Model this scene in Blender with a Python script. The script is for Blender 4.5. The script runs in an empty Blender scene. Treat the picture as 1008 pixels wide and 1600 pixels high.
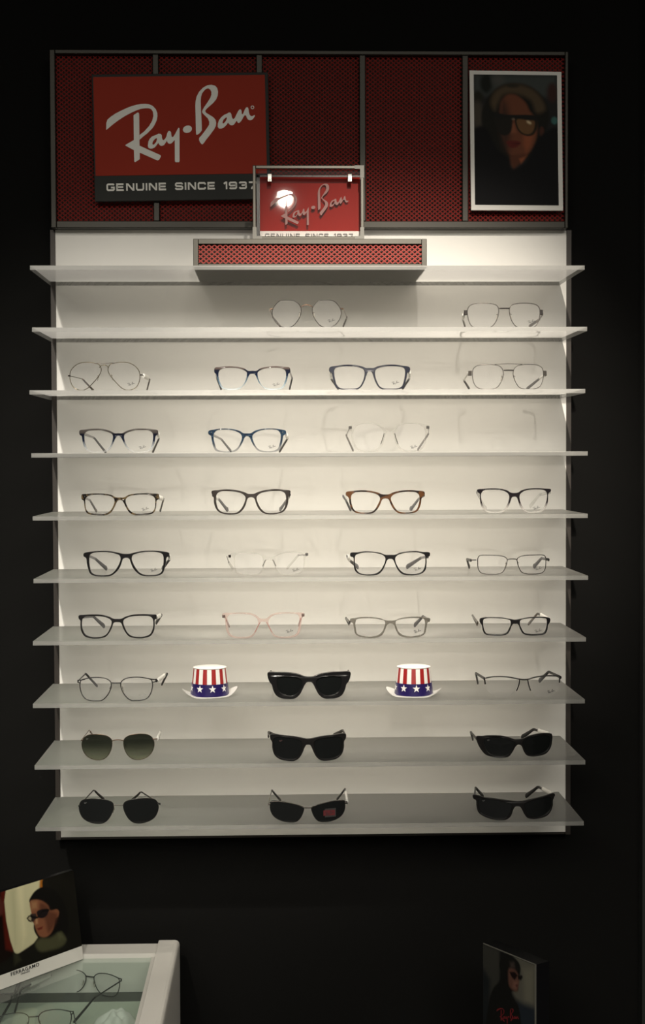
import bpy, math, random
import numpy as np
from mathutils import Vector, Matrix, Quaternion
random.seed(7)
SC = bpy.context.scene
COL = SC.collection
# ------------------------------------------------------------------ camera
FPX = 2415.5
CAMP = Vector((-0.0636, -2.7477, 1.5469)); YAW, PITCH, ROLL = 0.0292, -0.0336, -0.0037
_f = Vector((math.sin(YAW)*math.cos(PITCH), math.cos(YAW)*math.cos(PITCH), math.sin(PITCH)))
_r = Vector((math.cos(YAW), -math.sin(YAW), 0)); _u = _r.cross(_f)
RT = _r*math.cos(ROLL) + _u*math.sin(ROLL); UP = _u*math.cos(ROLL) - _r*math.sin(ROLL)
cam_d = bpy.data.cameras.new('camera'); cam = bpy.data.objects.new('camera', cam_d); COL.objects.link(cam)
cam_d.sensor_fit = 'VERTICAL'; cam_d.sensor_height = 36.0; cam_d.lens = FPX/1600*36.0
cam_d.clip_start = 0.05
M = Matrix((RT, UP, -_f)).transposed().to_4x4(); M.translation = CAMP
cam.matrix_world = M; SC.camera = cam
# ------------------------------------------------------------------ world, colour, lights
w = bpy.data.worlds.new('world'); SC.world = w; w.use_nodes = True
w.node_tree.nodes['Background'].inputs[0].default_value = (0.9, 0.95, 1.0, 1)
w.node_tree.nodes['Background'].inputs[1].default_value = 0.02
SC.view_settings.view_transform = 'Standard'; SC.view_settings.look = 'None'
SC.view_settings.exposure = 0.0; SC.view_settings.gamma = 1.0; SC.view_settings.use_curve_mapping = False
SC.cycles.transparent_max_bounces = 40; SC.cycles.max_bounces = 10

def spot(name, loc, target, watts, size_deg, blend, radius, colour):
    d = bpy.data.lights.new(name, 'SPOT'); d.energy = watts; d.spot_size = math.radians(size_deg)
    d.spot_blend = blend; d.shadow_soft_size = radius; d.color = colour
    o = bpy.data.objects.new(name, d); COL.objects.link(o); o.location = loc
    o.rotation_euler = (Vector(target)-Vector(loc)).to_track_quat('-Z', 'Y').to_euler()
    return o
KEY = Vector((0.14, -2.75, 2.975))
SIDE = Vector((-0.75, -2.75, 2.955))
spot('ceiling_spot_light', KEY, (0.15, 0, 1.53), 620, 20, 1.0, 0.022, (1.0, 0.905, 0.775))
spot('ceiling_spot_light', SIDE, (-0.30, 0, 1.34), 330, 23.5, 1.0, 0.030, (1.0, 0.93, 0.82))
def area(name, loc, rot, sx, sy, watts, colour):
    d = bpy.data.lights.new(name, 'AREA'); d.shape = 'RECTANGLE'; d.size = sx; d.size_y = sy; d.energy = watts; d.color = colour
    o = bpy.data.objects.new(name, d); COL.objects.link(o); o.location = loc; o.rotation_euler = rot
area('fill_area_light', (0, -4.7, 2.95), (0, 0, 0), 3.6, 2.4, 250, (1.0, 0.94, 0.82))  # unseen area fill, added to lift the header and soften shadows
spot('ceiling_spot_light', (-0.55, -1.3, 2.95), (-0.62, -0.35, 0.69), 38, 34, 1.0, 0.03, (1.0, 0.92, 0.80))

# ------------------------------------------------------------------ helpers
def ray(u, v): return (_f + RT*((u-504)/FPX) - UP*((v-800)/FPX))
def at(u, v, y):
    d = ray(u, v); return CAMP + d*((y-CAMP.y)/d.y)
def at_z(u, v, z):
    d = ray(u, v); return CAMP + d*((z-CAMP.z)/d.z)

def srgb(r, g, b):
    f = lambda c: (c/255/12.92) if c/255 <= 0.04045 else ((c/255+0.055)/1.055)**2.4
    return (f(r), f(g), f(b))
def tag(o, label=None, cat=None, group=None, kind=None):
    if label: o['label'] = label
    if cat: o['category'] = cat
    if group: o['group'] = group
    if kind: o['kind'] = kind
    return o
def thing(name, label, cat, loc=(0, 0, 0), rotz=0.0, group=None):
    o = bpy.data.objects.new(name, None); COL.objects.link(o); o.location = loc; o.rotation_euler = (0, 0, rotz)
    o.empty_display_size = 0.02
    return tag(o, label, cat, group)
class MB:
    """collects shapes, builds one mesh object"""
    def __init__(s): s.v = []; s.f = []; s.m = []
    def add(s, vs, fs, mi=0):
        n = len(s.v); s.v += [tuple(v) for v in vs]; s.f += [tuple(i+n for i in f) for f in fs]; s.m += [mi]*len(fs)
    def box(s, a, b, mi=0):
        (x0, y0, z0), (x1, y1, z1) = [(min(p), max(p)) for p in ()] or (tuple(min(a[i], b[i]) for i in range(3)), tuple(max(a[i], b[i]) for i in range(3)))
        vs = [(x0,y0,z0),(x1,y0,z0),(x1,y1,z0),(x0,y1,z0),(x0,y0,z1),(x1,y0,z1),(x1,y1,z1),(x0,y1,z1)]
        s.add(vs, [(0,3,2,1),(4,5,6,7),(0,1,5,4),(1,2,6,5),(2,3,7,6),(3,0,4,7)], mi)
    def hexa(s, front, back, mi=0):
        """front, back: four corners each, same order"""
        s.add(list(front)+list(back), [(0,1,2,3),(7,6,5,4),(0,4,5,1),(1,5,6,2),(2,6,7,3),(3,7,4,0)], mi)
    def tube(s, path, rads, n=8, cap=True, mi=0, closed=False, flat=None, lateral=None):
        """sweep along path; rads per point; flat = (width factor, height factor)"""
        P = [Vector(p) for p in path]; N = len(P)
        if isinstance(rads, (int, float)): rads = [rads]*N
        rings = []; up = None
        for i, p in enumerate(P):
            a = P[(i-1) % N] if (closed or i > 0) else p; b = P[(i+1) % N] if (closed or i < N-1) else p
            t = (b-a)
            t = t.normalized() if t.length > 1e-9 else Vector((0, 1, 0))
            if lateral is not None:
                side = Vector(lateral); side = (side - t*side.dot(t)).normalized(); nn = side.cross(t).normalized()
            else:
                ref = up if up is not None else (Vector((0, 1, 0)) if abs(t.y) < 0.8 else Vector((1, 0, 0)))
                nn = (ref - t*ref.dot(t)).normalized(); side = t.cross(nn); up = nn
            fw, fh = (1, 1)
            r = rads[i]
            if isinstance(r, tuple): fw, fh = r; r = 1
            rings.append([p + side*(math.cos(2*math.pi*k/n)*fw*r) + nn*(math.sin(2*math.pi*k/n)*fh*r) for k in range(n)])
        vs = [q for R in rings for q in R]; fs = []
        for i in range(N if closed else N-1):
            j = (i+1) % N
            for k in range(n):
                l = (k+1) % n; fs.append((i*n+k, i*n+l, j*n+l, j*n+k))
        if cap and not closed: fs += [tuple(range(n))[::-1], tuple((N-1)*n+k for k in range(n))]
        s.add(vs, fs, mi)
    def prism(s, poly, y0, y1, mi=0, holes=None):
        """polygon given in (x,z), extruded in y (simple polygon, n-gon caps)"""
        n = len(poly)
        s.add([(x, y0, z) for x, z in poly]+[(x, y1, z) for x, z in poly],
              [tuple(range(n)), tuple(range(2*n-1, n-1, -1))]+[(i, n+i, n+(i+1) % n, (i+1) % n) for i in range(n)], mi)
    def disc(s, c, rx, ry, n=40, mi=0, z=0): s.add([(c[0]+rx*math.cos(2*math.pi*k/n), c[1]+ry*math.sin(2*math.pi*k/n), c[2]) for k in range(n)], [tuple(range(n))], mi)
    def build(s, name, mats, parent=None, smooth=None, label=None, tri=False):
        me = bpy.data.meshes.new(name); me.from_pydata(s.v, [], s.f)
        for m in (mats if isinstance(mats, (list, tuple)) else [mats]): me.materials.append(m)
        for p, mi in zip(me.polygons, s.m): p.material_index = mi
        me.update()
        if smooth is not None: smooth_mesh(me, smooth)
        o = bpy.data.objects.new(name, me); COL.objects.link(o)
        if parent is not None: o.parent = parent
        if label: o['label'] = label
        return o
def smooth_mesh(me, ang):
    me.polygons.foreach_set('use_smooth', [True]*len(me.polygons))
    me.set_sharp_from_angle(angle=math.radians(ang))
def bevel(o, wdt, seg=2):
    m = o.modifiers.new('bevel', 'BEVEL'); m.width = wdt; m.segments = seg; m.limit_method = 'ANGLE'; return o
def catmull(pts, n=6, closed=True):
    P = [np.array(p, float) for p in pts]; N = len(P); out = []
    rng = range(N) if closed else range(N-1)
    for i in rng:
        if closed: p0, p1, p2, p3 = P[i-1], P[i], P[(i+1) % N], P[(i+2) % N]
        else: p0, p1, p2, p3 = P[max(i-1, 0)], P[i], P[i+1], P[min(i+2, N-1)]
        # centripetal
        t0 = 0; t1 = t0+max(np.linalg.norm(p1-p0), 1e-6)**.5; t2 = t1+max(np.linalg.norm(p2-p1), 1e-6)**.5; t3 = t2+max(np.linalg.norm(p3-p2), 1e-6)**.5
        for k in range(n):
            t = t1+(t2-t1)*k/n
            A1 = (t1-t)/(t1-t0)*p0+(t-t0)/(t1-t0)*p1; A2 = (t2-t)/(t2-t1)*p1+(t-t1)/(t2-t1)*p2; A3 = (t3-t)/(t3-t2)*p2+(t-t2)/(t3-t2)*p3
            B1 = (t2-t)/(t2-t0)*A1+(t-t0)/(t2-t0)*A2; B2 = (t3-t)/(t3-t1)*A2+(t-t1)/(t3-t1)*A3
            out.append((t2-t)/(t2-t1)*B1+(t-t1)/(t2-t1)*B2)
    if not closed: out.append(P[-1])
    return out
def curve_fill(outer, holes, half_t, bev, thin=0.0):
    """outer/holes: lists of (x,z). returns mesh standing in xz, thickness along y"""
    cu = bpy.data.curves.new('c', 'CURVE'); cu.dimensions = '2D'; cu.fill_mode = 'BOTH'
    cu.extrude = half_t; cu.bevel_depth = bev; cu.bevel_resolution = 1; cu.offset = -bev-thin
    for loop in [outer]+holes:
        sp = cu.splines.new('POLY'); sp.points.add(len(loop)-1); sp.use_cyclic_u = True
        for q, (x, z) in zip(sp.points, loop): q.co = (x, z, 0, 1)
    ob = bpy.data.objects.new('c', cu); COL.objects.link(ob)
    dg = bpy.context.evaluated_depsgraph_get(); dg.update()
    me = bpy.data.meshes.new_from_object(ob.evaluated_get(dg))
    bpy.data.objects.remove(ob); bpy.data.curves.remove(cu)
    me.transform(Matrix(((1, 0, 0, 0), (0, 0, -1, 0), (0, 1, 0, 0), (0, 0, 0, 1))))
    return me

# ------------------------------------------------------------------ materials
def new_mat(name):
    m = bpy.data.materials.new(name); m.use_nodes = True; nt = m.node_tree; nt.nodes.clear()
    out = nt.nodes.new('ShaderNodeOutputMaterial'); return m, nt, out
def pbr(name, col, rough=0.5, metal=0.0, noise=0.0, nscale=30.0, bump=0.0, coat=0.0, spec=0.5, emis=None, estr=0):
    m, nt, out = new_mat(name); b = nt.nodes.new('ShaderNodeBsdfPrincipled'); nt.links.new(b.outputs[0], out.inputs[0])
    b.inputs['Roughness'].default_value = rough; b.inputs['Metallic'].default_value = metal
    b.inputs['Base Color'].default_value = (*col, 1); b.inputs['Coat Weight'].default_value = coat; b.inputs['Specular IOR Level'].default_value = spec
    if emis: b.inputs['Emission Color'].default_value = (*emis, 1); b.inputs['Emission Strength'].default_value = estr
    tc = nt.nodes.new('ShaderNodeTexCoord'); nz = nt.nodes.new('ShaderNodeTexNoise'); nz.inputs['Scale'].default_value = nscale; nz.inputs['Detail'].default_value = 5
    nt.links.new(tc.outputs['Object'], nz.inputs['Vector'])
    mr = nt.nodes.new('ShaderNodeMapRange'); nt.links.new(nz.outputs[0], mr.inputs[0])
    mr.inputs[3].default_value = 1-noise; mr.inputs[4].default_value = 1+noise
    hs = nt.nodes.new('ShaderNodeHueSaturation'); hs.inputs['Color'].default_value = (*col, 1); nt.links.new(mr.outputs[0], hs.inputs['Value']); nt.links.new(hs.outputs[0], b.inputs['Base Color'])
    if bump:
        bp = nt.nodes.new('ShaderNodeBump'); bp.inputs['Strength'].default_value = bump; bp.inputs['Distance'].default_value = 0.001
        nt.links.new(nz.outputs[0], bp.inputs['Height']); nt.links.new(bp.outputs[0], b.inputs['Normal'])
    return m
def see_through(name, body, alpha, tint=(1, 1, 1), rough=0.15, gloss=0.06, translucent=0.0):
    """mix of clear and body colour, plus a thin sheen; body / alpha may be functions building a socket"""
    m, nt, out = new_mat(name); N = nt.nodes; L = nt.links
    tr = N.new('ShaderNodeBsdfTransparent'); tr.inputs[0].default_value = (*tint, 1)
    b = N.new('ShaderNodeBsdfPrincipled'); b.inputs['Roughness'].default_value = rough
    if callable(body): L.new(body(nt), b.inputs['Base Color'])
    else: b.inputs['Base Color'].default_value = (*body, 1)
    src = b.outputs[0]
    if translucent:
        tl = N.new('ShaderNodeBsdfTranslucent'); tl.inputs[0].default_value = (*(body if not callable(body) else (.8, .8, .8)), 1)
        mx = N.new('ShaderNodeMixShader'); mx.inputs[0].default_value = translucent; L.new(src, mx.inputs[1]); L.new(tl.outputs[0], mx.inputs[2]); src = mx.outputs[0]
    m1 = N.new('ShaderNodeMixShader'); L.new(tr.outputs[0], m1.inputs[1]); L.new(src, m1.inputs[2])
    if callable(alpha): L.new(alpha(nt), m1.inputs[0])
    else: m1.inputs[0].default_value = alpha
    gl = N.new('ShaderNodeBsdfGlossy'); gl.inputs['Roughness'].default_value = min(rough, .1); fr = N.new('ShaderNodeFresnel'); fr.inputs[0].default_value = 1.45
    mt = N.new('ShaderNodeMath'); mt.operation = 'MULTIPLY'; mt.inputs[1].default_value = gloss*12; L.new(fr.outputs[0], mt.inputs[0])
    ge = N.new('ShaderNodeNewGeometry'); iv = N.new('ShaderNodeMath'); iv.operation = 'SUBTRACT'; iv.inputs[0].default_value = 1.0; L.new(ge.outputs['Backfacing'], iv.inputs[1])
    m3 = N.new('ShaderNodeMath'); m3.operation = 'MULTIPLY'; L.new(mt.outputs[0], m3.inputs[0]); L.new(iv.outputs[0], m3.inputs[1]); mt = m3
    m2 = N.new('ShaderNodeMixShader'); L.new(mt.outputs[0], m2.inputs[0]); L.new(m1.outputs[0], m2.inputs[1]); L.new(gl.outputs[0], m2.inputs[2])
    L.new(m2.outputs[0], out.inputs[0]); return m
def zramp(stops, key='z'):
    """colour ramp over local height in metres (dye gradient of the acetate)"""
    lo, hi = stops[0][0], stops[-1][0]
    def f(nt):
        tc = nt.nodes.new('ShaderNodeTexCoord'); sp = nt.nodes.new('ShaderNodeSeparateXYZ'); nt.links.new(tc.outputs['Object'], sp.inputs[0])
        mr = nt.nodes.new('ShaderNodeMapRange'); mr.inputs[1].default_value = lo; mr.inputs[2].default_value = hi; nt.links.new(sp.outputs[2], mr.inputs[0])
        cr = nt.nodes.new('ShaderNodeValToRGB'); nt.links.new(mr.outputs[0], cr.inputs[0]); e = cr.color_ramp.elements
        while len(e) < len(stops): e.new(0.5)
        for el, (z, c) in zip(e, stops): el.position = (z-lo)/(hi-lo); el.color = (*c, 1) if isinstance(c, tuple) else (c, c, c, 1)
        return cr.outputs[0]
    return f
def blotch(c1, c2, scale=120, lo=.45, hi=.55, stretch=(1, 1, 1)):
    def f(nt):
        tc = nt.nodes.new('ShaderNodeTexCoord'); mp = nt.nodes.new('ShaderNodeMapping'); mp.inputs['Scale'].default_value = stretch
        nt.links.new(tc.outputs['Object'], mp.inputs[0]); nz = nt.nodes.new('ShaderNodeTexNoise'); nz.inputs['Scale'].default_value = scale; nz.inputs['Detail'].default_value = 1.5
        nt.links.new(mp.outputs[0], nz.inputs['Vector']); cr = nt.nodes.new('ShaderNodeValToRGB'); nt.links.new(nz.outputs[0], cr.inputs[0])
        e = cr.color_ramp.elements; e[0].position = lo; e[0].color = (*c1, 1); e[1].position = hi; e[1].color = (*c2, 1); return cr.outputs[0]
    return f

M_WALL = pbr('black_painted_wall', (0.0065, 0.0064, 0.0060), 0.9, noise=0.1, nscale=4, spec=0.1)
M_TRIM = pbr('dark_grey_trim', (0.022, 0.024, 0.022), 0.6, spec=0.3)
M_CEIL = pbr('dark_ceiling_paint', (0.05, 0.05, 0.048), 0.9, noise=0.03)
M_FLOOR = pbr('dark_carpet', (0.02, 0.02, 0.022), 0.95, noise=0.3, nscale=200, bump=.4)
M_PANEL = pbr('white_laminate', (0.80, 0.79, 0.76), 0.55, noise=0.01, nscale=3, spec=0.3)
M_STEEL = pbr('brushed_dark_steel', (0.019, 0.0165, 0.011), 0.42, metal=0.4, noise=0.12, nscale=60)
M_STEEL2 = pbr('brushed_steel', (0.046, 0.042, 0.032), 0.36, metal=0.4, noise=0.12, nscale=60)
M_CHROME = pbr('chrome', (0.22, 0.215, 0.20), 0.25, metal=1.0)
M_BROWN = pbr('dark_bronze_post', (0.030, 0.024, 0.020), 0.5, metal=0.2)
M_MESH = pbr('red_painted_mesh', (0.22, 0.018, 0.015), 0.6, noise=0.25, nscale=90, spec=0.06)
M_MESHBACK = pbr('dark_backing', (0.06, 0.03, 0.022), 0.7)
M_SIGNRED = pbr('sign_red', (0.34, 0.042, 0.026), 0.8, noise=0.02, spec=.08)
M_SIGNGREY = pbr('sign_charcoal', (0.034, 0.036, 0.034), 0.6, spec=.15)
M_LETTER = pbr('sign_white_letters', (0.86, 0.85, 0.80), 0.5)
M_REDBRIGHT = pbr('bright_red_print', (0.27, 0.010, 0.005), 0.9, spec=0.02)
M_WHITE = pbr('white_card', (0.72, 0.70, 0.66), 0.55)
M_BLACK = pbr('black_lacquer', (0.006, 0.006, 0.007), 0.25)
M_INK = pbr('black_ink', (0.02, 0.02, 0.022), 0.6)
M_SILVERINK = pbr('silver_lettering', (0.25, 0.13, 0.12), 0.7, noise=.35, nscale=400)
M_SHELF = see_through('frosted_acrylic', (0.98, 0.975, 0.955), 0.91, rough=0.35, gloss=0.016, translucent=0.90)
M_SHELFUNDER = see_through('clear_acrylic_underside', (0.8, 0.8, 0.78), 0.05, rough=0.2, gloss=0.022)
M_SHELFEDGE = see_through('frosted_acrylic_edge', (0.43, 0.43, 0.41), 0.68, rough=0.4, gloss=0.02, translucent=0.45)
M_GLASS = see_through('clear_glass', (0.6, 0.66, 0.62), 0.05, tint=(.93, .97, .95), rough=0.02, gloss=0.08)
M_PLEXI = see_through('clear_plexiglass', (0.7, 0.7, 0.7), 0.02, tint=(.97, .96, .96), rough=0.01, gloss=0.12)
M_LENS = see_through('clear_lens', (0.8, 0.8, 0.8), 0.035, tint=(.985, .985, .985), rough=0.03, gloss=0.05)
M_SUN = see_through('dark_sun_lens', (0.008, 0.009, 0.009), 0.90, tint=(.3, .33, .32), rough=0.08, gloss=0.07)
M_SUNGRAD = see_through('graduated_green_lens', (0.012, 0.014, 0.010), zramp([(0.0, 0.22), (0.008, 0.30), (0.020, 0.58), (0.030, 0.78), (0.042, 0.85)]), tint=(.84, .87, .76), rough=0.08, gloss=0.05)
M_GUN = pbr('gunmetal_wire', (0.07, 0.062, 0.055), 0.25, metal=0.6)
M_DARKWIRE = pbr('dark_brown_wire', (0.018, 0.014, 0.012), 0.25, metal=0.3)
M_BLACKWIRE = pbr('matt_black_metal', (0.012, 0.011, 0.010), 0.35, metal=0.2)
M_GOLD = pbr('pale_gold_wire', (0.15, 0.125, 0.08), 0.22, metal=0.7)
M_ROSE = pbr('rose_gold_wire', (0.13, 0.08, 0.055), 0.25, metal=0.7)
M_PAD = see_through('clear_nose_pad', (0.55, 0.5, 0.4), 0.35, rough=0.1, gloss=0.06)
M_BLK = pbr('black_acetate', (0.008, 0.0075, 0.008), 0.22, spec=.6)
M_BLKM = pbr('matt_black_plastic', (0.009, 0.008, 0.008), 0.35, spec=.25)
M_BRNM = pbr('matt_dark_brown_plastic', (0.016, 0.012, 0.010), 0.38, spec=.25)
M_NAVY = pbr('dark_navy_acetate', (0.012, 0.014, 0.026), 0.25, spec=.6)
M_NAVYT = pbr('dark_navy_tip', (0.010, 0.010, 0.016), 0.35)
M_SMOKE = pbr('smoke_tip', (0.028, 0.025, 0.023), 0.3)
M_TAG = pbr('white_price_tag', (0.78, 0.77, 0.73), 0.6)
M_CLEAR = see_through('clear_acetate', (0.42, 0.41, 0.40), 0.13, tint=(.97, .97, .96), rough=0.05, gloss=0.10)
M_CLEARDARK = see_through('clear_acetate_with_wire_core', (0.16, 0.14, 0.13), 0.62, rough=0.08, gloss=0.08)
M_PINK = see_through('pink_clear_acetate', (0.52, 0.36, 0.33), 0.20, tint=(.985, .945, .93), rough=0.05, gloss=0.09)
M_PINKT = see_through('rose_clear_temple', (0.45, 0.20, 0.18), 0.7, rough=0.05, gloss=0.08)
M_GREYT = see_through('grey_translucent_acetate', (0.13, 0.12, 0.10), 0.70, rough=0.12, gloss=0.07)
M_BLUEG = see_through('blue_gradient_acetate', zramp([(0.0, (.55, .66, .70)), (0.012, (.11, .19, .26)), (0.024, (.004, .010, .03)), (0.033, (.010, .011, .020)), (0.0345, (.07, .055, .05)), (0.038, (.09, .065, .06))]),
                      zramp([(0.0, .25), (0.010, .5), (0.022, .97), (0.036, .97)]), rough=0.12, gloss=0.07)
M_BLUEG2 = see_through('navy_gradient_acetate', zramp([(0.0, (.70, .70, .68)), (0.010, (.40, .44, .48)), (0.020, (.008, .014, .035)), (0.031, (.006, .007, .015)), (0.034, (.055, .048, .045)), (0.038, (.075, .065, .06))]),
                       zramp([(0.0, .20), (0.009, .40), (0.020, .97), (0.038, .97)]), rough=0.12, gloss=0.07)
M_STRIPE = see_through('striped_blue_gradient_acetate', blotch((.008, .013, .026), (.022, .045, .075), 300, .4, .6, (.5, 1, 3)),
                       zramp([(0.0, .22), (0.008, .35), (0.019, .95), (0.036, .97)]), rough=0.12, gloss=0.07)
M_BLKG = see_through('black_to_clear_acetate', zramp([(0.0, (.75, .74, .70)), (0.008, (.45, .42, .40)), (0.018, (.02, .016, .018)), (0.036, (.012, .010, .012))]),
                     zramp([(0.0, .18), (0.007, .30), (0.018, .97), (0.036, .98)]), rough=0.12, gloss=0.07)
def acetate(name, f, rough=.2):
    m, nt, out = new_mat(name); b = nt.nodes.new('ShaderNodeBsdfPrincipled'); nt.links.new(b.outputs[0], out.inputs[0])
    b.inputs['Roughness'].default_value = rough; nt.links.new(f(nt), b.inputs['Base Color']); return m
M_TORT = acetate('amber_tortoiseshell', blotch((.010, .005, .004), (.075, .030, .010), 62, .47, .58, (1, 1, 1.4)), .25)
M_TORTD = acetate('dark_tortoiseshell', blotch((.008, .006, .005), (.13, .09, .045), 150, .50, .62, (1, 1, 1.3)), .2)
M_TORTT = see_through('tortoise_temple', blotch((.015, .011, .009), (.14, .105, .075), 160, .45, .62), .9, rough=.2)
M_LAMP = pbr('lit_lamp', (1, 1, 1), .5, emis=(1.0, .93, .82), estr=22)

# ------------------------------------------------------------------ setting
def structure(name, a, b, mat):
    m = MB(); m.box(a, b); return tag(m.build(name, mat), kind='structure')
structure('wall_back', (-2.6, 0.03, 0), (2.6, 0.15, 3.0), M_WALL)
structure('wall_left', (-2.7, -6.5, 0), (-2.6, 0.03, 3.0), M_WALL)
structure('wall_right', (2.6, -6.5, 0), (2.7, 0.03, 3.0), M_WALL)
structure('wall_front', (-2.6, -6.6, 0), (2.6, -6.5, 3.0), M_WALL)
structure('floor', (-2.7, -6.6, -0.1), (2.7, 0.15, 0), M_FLOOR)
structure('ceiling', (-2.7, -6.6, 3.0), (2.7, 0.15, 3.1), M_CEIL)
e0 = at(1003.5, 300, 0.025).x
structure('trim_1', (e0, 0.005, 0), (e0+0.06, 0.03, 3.0), M_TRIM)

# ceiling downlights (above the frame; seen mirrored in the plexiglass)
def downlight(c, label):
    t = thing('ceiling_downlight', label, 'light', (c.x, c.y, 3.0), 0, 'downlights over the display')
    m = MB(); n = 40; 
    prof = [(0.075, 0.0), (0.075, -0.008), (0.055, -0.010), (0.048, -0.004), (0.046, 0.0)]
    vs = []; fs = []
    for k in range(n):
        a = 2*math.pi*k/n
        vs += [(r*math.cos(a), r*math.sin(a), z) for r, z in prof]
    for k in range(n):
        for j in range(len(prof)-1):
            p = len(prof); q = (k+1) % n; fs.append((k*p+j, q*p+j, q*p+j+1, k*p+j+1))
    m.add(vs, fs); m.build('trim_ring', M_STEEL2, t, 30)
    m = MB(); m.disc((0, 0, -0.002), .028, .028, 40); m.build('lamp_face', M_LAMP, t)
downlight(KEY, 'round recessed downlight with steel ring above the middle of the display')
downlight(SIDE, 'round recessed downlight with steel ring above the left of the display')

# ------------------------------------------------------------------ logo (traced script lettering)
def A(pts): return [((150+x/7.2)-282, 190-(115+y/7.2)) for x, y in pts]
def B(pts): return [((270+x/7.2)-282, 190-(115+y/7.2)) for x, y in pts]
LOGO = []
LOGO.append((A([(117,632),(119,560),(132,522),(170,490),(225,453),(290,420),(350,392),(410,370),(460,356),(510,347),(560,345),(600,350),(640,368),(675,405),(692,445),(694,480),(684,530),(662,578),(635,618),(580,672),(530,712),(491,745),(491,694),(545,652),(600,592),(635,532),(648,480),(643,432),(625,405),(600,395),(560,394),(500,403),(450,422),(400,445),(350,470),(300,500),(250,533),(200,570),(160,603),(121,635)]), []))
LOGO.append((A([(425,472),(470,443),(484,445),(488,458),(489,812),(722,918),(729,930),(708,970),(692,977),(680,974),(491,890),(491,963),(440,996),(430,994),(428,980),(426,862),(332,812),(332,804),(426,750)]), []))
LOGO.append((A([(582,815),(590,765),(605,735),(630,710),(672,694),(705,678),(728,680),(740,695),(741,720),(748,745),(762,750),(778,735),(792,710),(802,672),(815,650),(830,648),(843,660),(847,690),(852,712),(862,718),(875,706),(890,682),(912,640),(928,613),(938,614),(940,630),(938,985),(930,996),(893,996),(885,985),(885,748),(868,765),(850,785),(832,792),(815,788),(803,775),(797,757),(782,780),(765,805),(740,815),(720,810),(706,795),(700,780),(683,805),(660,832),(635,845),(610,846),(590,838)]),
             [A([(637,800),(634,785),(642,762),(658,742),(676,728),(686,728),(686,745),(676,772),(660,792),(648,802)])]))
LOGO.append((B([(165+52*math.cos(t)*math.cos(.3)+40*math.sin(t)*math.sin(.3), 628-52*math.cos(t)*math.sin(.3)+40*math.sin(t)*math.cos(.3)) for t in [2*math.pi*k/24 for k in range(24)]]), []))
LOGO.append((B([(264,690),(260,640),(258,500),(256,370),(260,310),(272,262),(300,210),(345,163),(395,137),(440,132),(480,142),(503,168),(513,208),(509,250),(492,292),(460,332),(425,363),(388,393),(370,415),(367,430),(378,445),(410,465),(455,493),(482,522),(489,555),(485,590),(465,630),(425,683),(380,738),(350,780),(333,798),(322,794),(304,772),(295,748),(297,725),(320,700),(360,650),(392,605),(410,575),(411,545),(396,508),(360,472),(338,450),(331,435),(336,415),(358,378),(395,325),(425,278),(437,245),(437,212),(425,185),(405,172),(385,174),(360,192),(335,225),(321,265),(316,310),(319,420),(326,560),(327,640),(305,670),(280,688)]), []))
LOGO.append((B([(506,600),(508,565),(520,530),(545,495),(578,468),(610,455),(632,441),(650,442),(660,458),(664,485),(672,508),(685,515),(700,500),(715,468),(735,430),(752,407),(768,407),(776,425),(777,455),(786,462),(797,445),(812,408),(828,384),(845,382),(854,400),(858,435),(866,465),(882,482),(900,480),(922,468),(926,478),(912,502),(892,522),(870,528),(850,521),(836,502),(826,475),(812,470),(796,492),(775,530),(755,552),(738,558),(726,547),(721,530),(708,548),(690,575),(668,585),(645,580),(630,565),(622,552),(605,580),(575,608),(545,622),(520,620)]),
             [B([(562,563),(561,545),(572,520),(592,501),(608,495),(610,505),(604,525),(590,548),(573,562)])]))
RING = (B([(899+20*math.cos(2*math.pi*k/20), 383+20*math.sin(2*math.pi*k/20)) for k in range(20)]), [B([(899+11*math.cos(2*math.pi*k/16), 383+11*math.sin(2*math.pi*k/16)) for k in range(16)])])
def logo_mesh(name, parts, half_t, mat, thin=0.0):
    """logo in its own units (sign pixels); joined into one mesh"""
    allv, allf = [], []
    for o, h in parts:
        me = curve_fill(o, h, half_t, 0.0, thin); n = len(allv)
        allv += [tuple(v.co) for v in me.vertices]; allf += [tuple(i+n for i in p.vertices) for p in me.polygons]
        bpy.data.meshes.remove(me)
    me = bpy.data.meshes.new(name); me.from_pydata(allv, [], allf); me.materials.append(mat); me.update(); return me
LOGO_BIG = logo_mesh('logo_lettering', LOGO+[RING], 1.0, M_LETTER)
LOGO_INK = logo_mesh('logo_print', LOGO, 1.0, M_INK)
def thin_logo(name, mat):   # thinner etched look
    return logo_mesh(name, LOGO, 1.0, mat, 0.9)
LOGO_SILVER = thin_logo('silver_logo', M_SILVERINK); LOGO_RED = thin_logo('red_logo', pbr('red_ink', (.16, .006, .01), .6))
LOGO_PALE = thin_logo('pale_logo', pbr('pale_print', (.30, .30, .29), .5))
def place_mesh(me, name, parent, loc, scale, rot=(0, 0, 0), label=None):
    o = bpy.data.objects.new(name, me); COL.objects.link(o); o.parent = parent; o.location = loc
    o.scale = scale if isinstance(scale, tuple) else (scale, scale, scale); o.rotation_euler = rot
    if label: o['label'] = label
    return o

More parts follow.
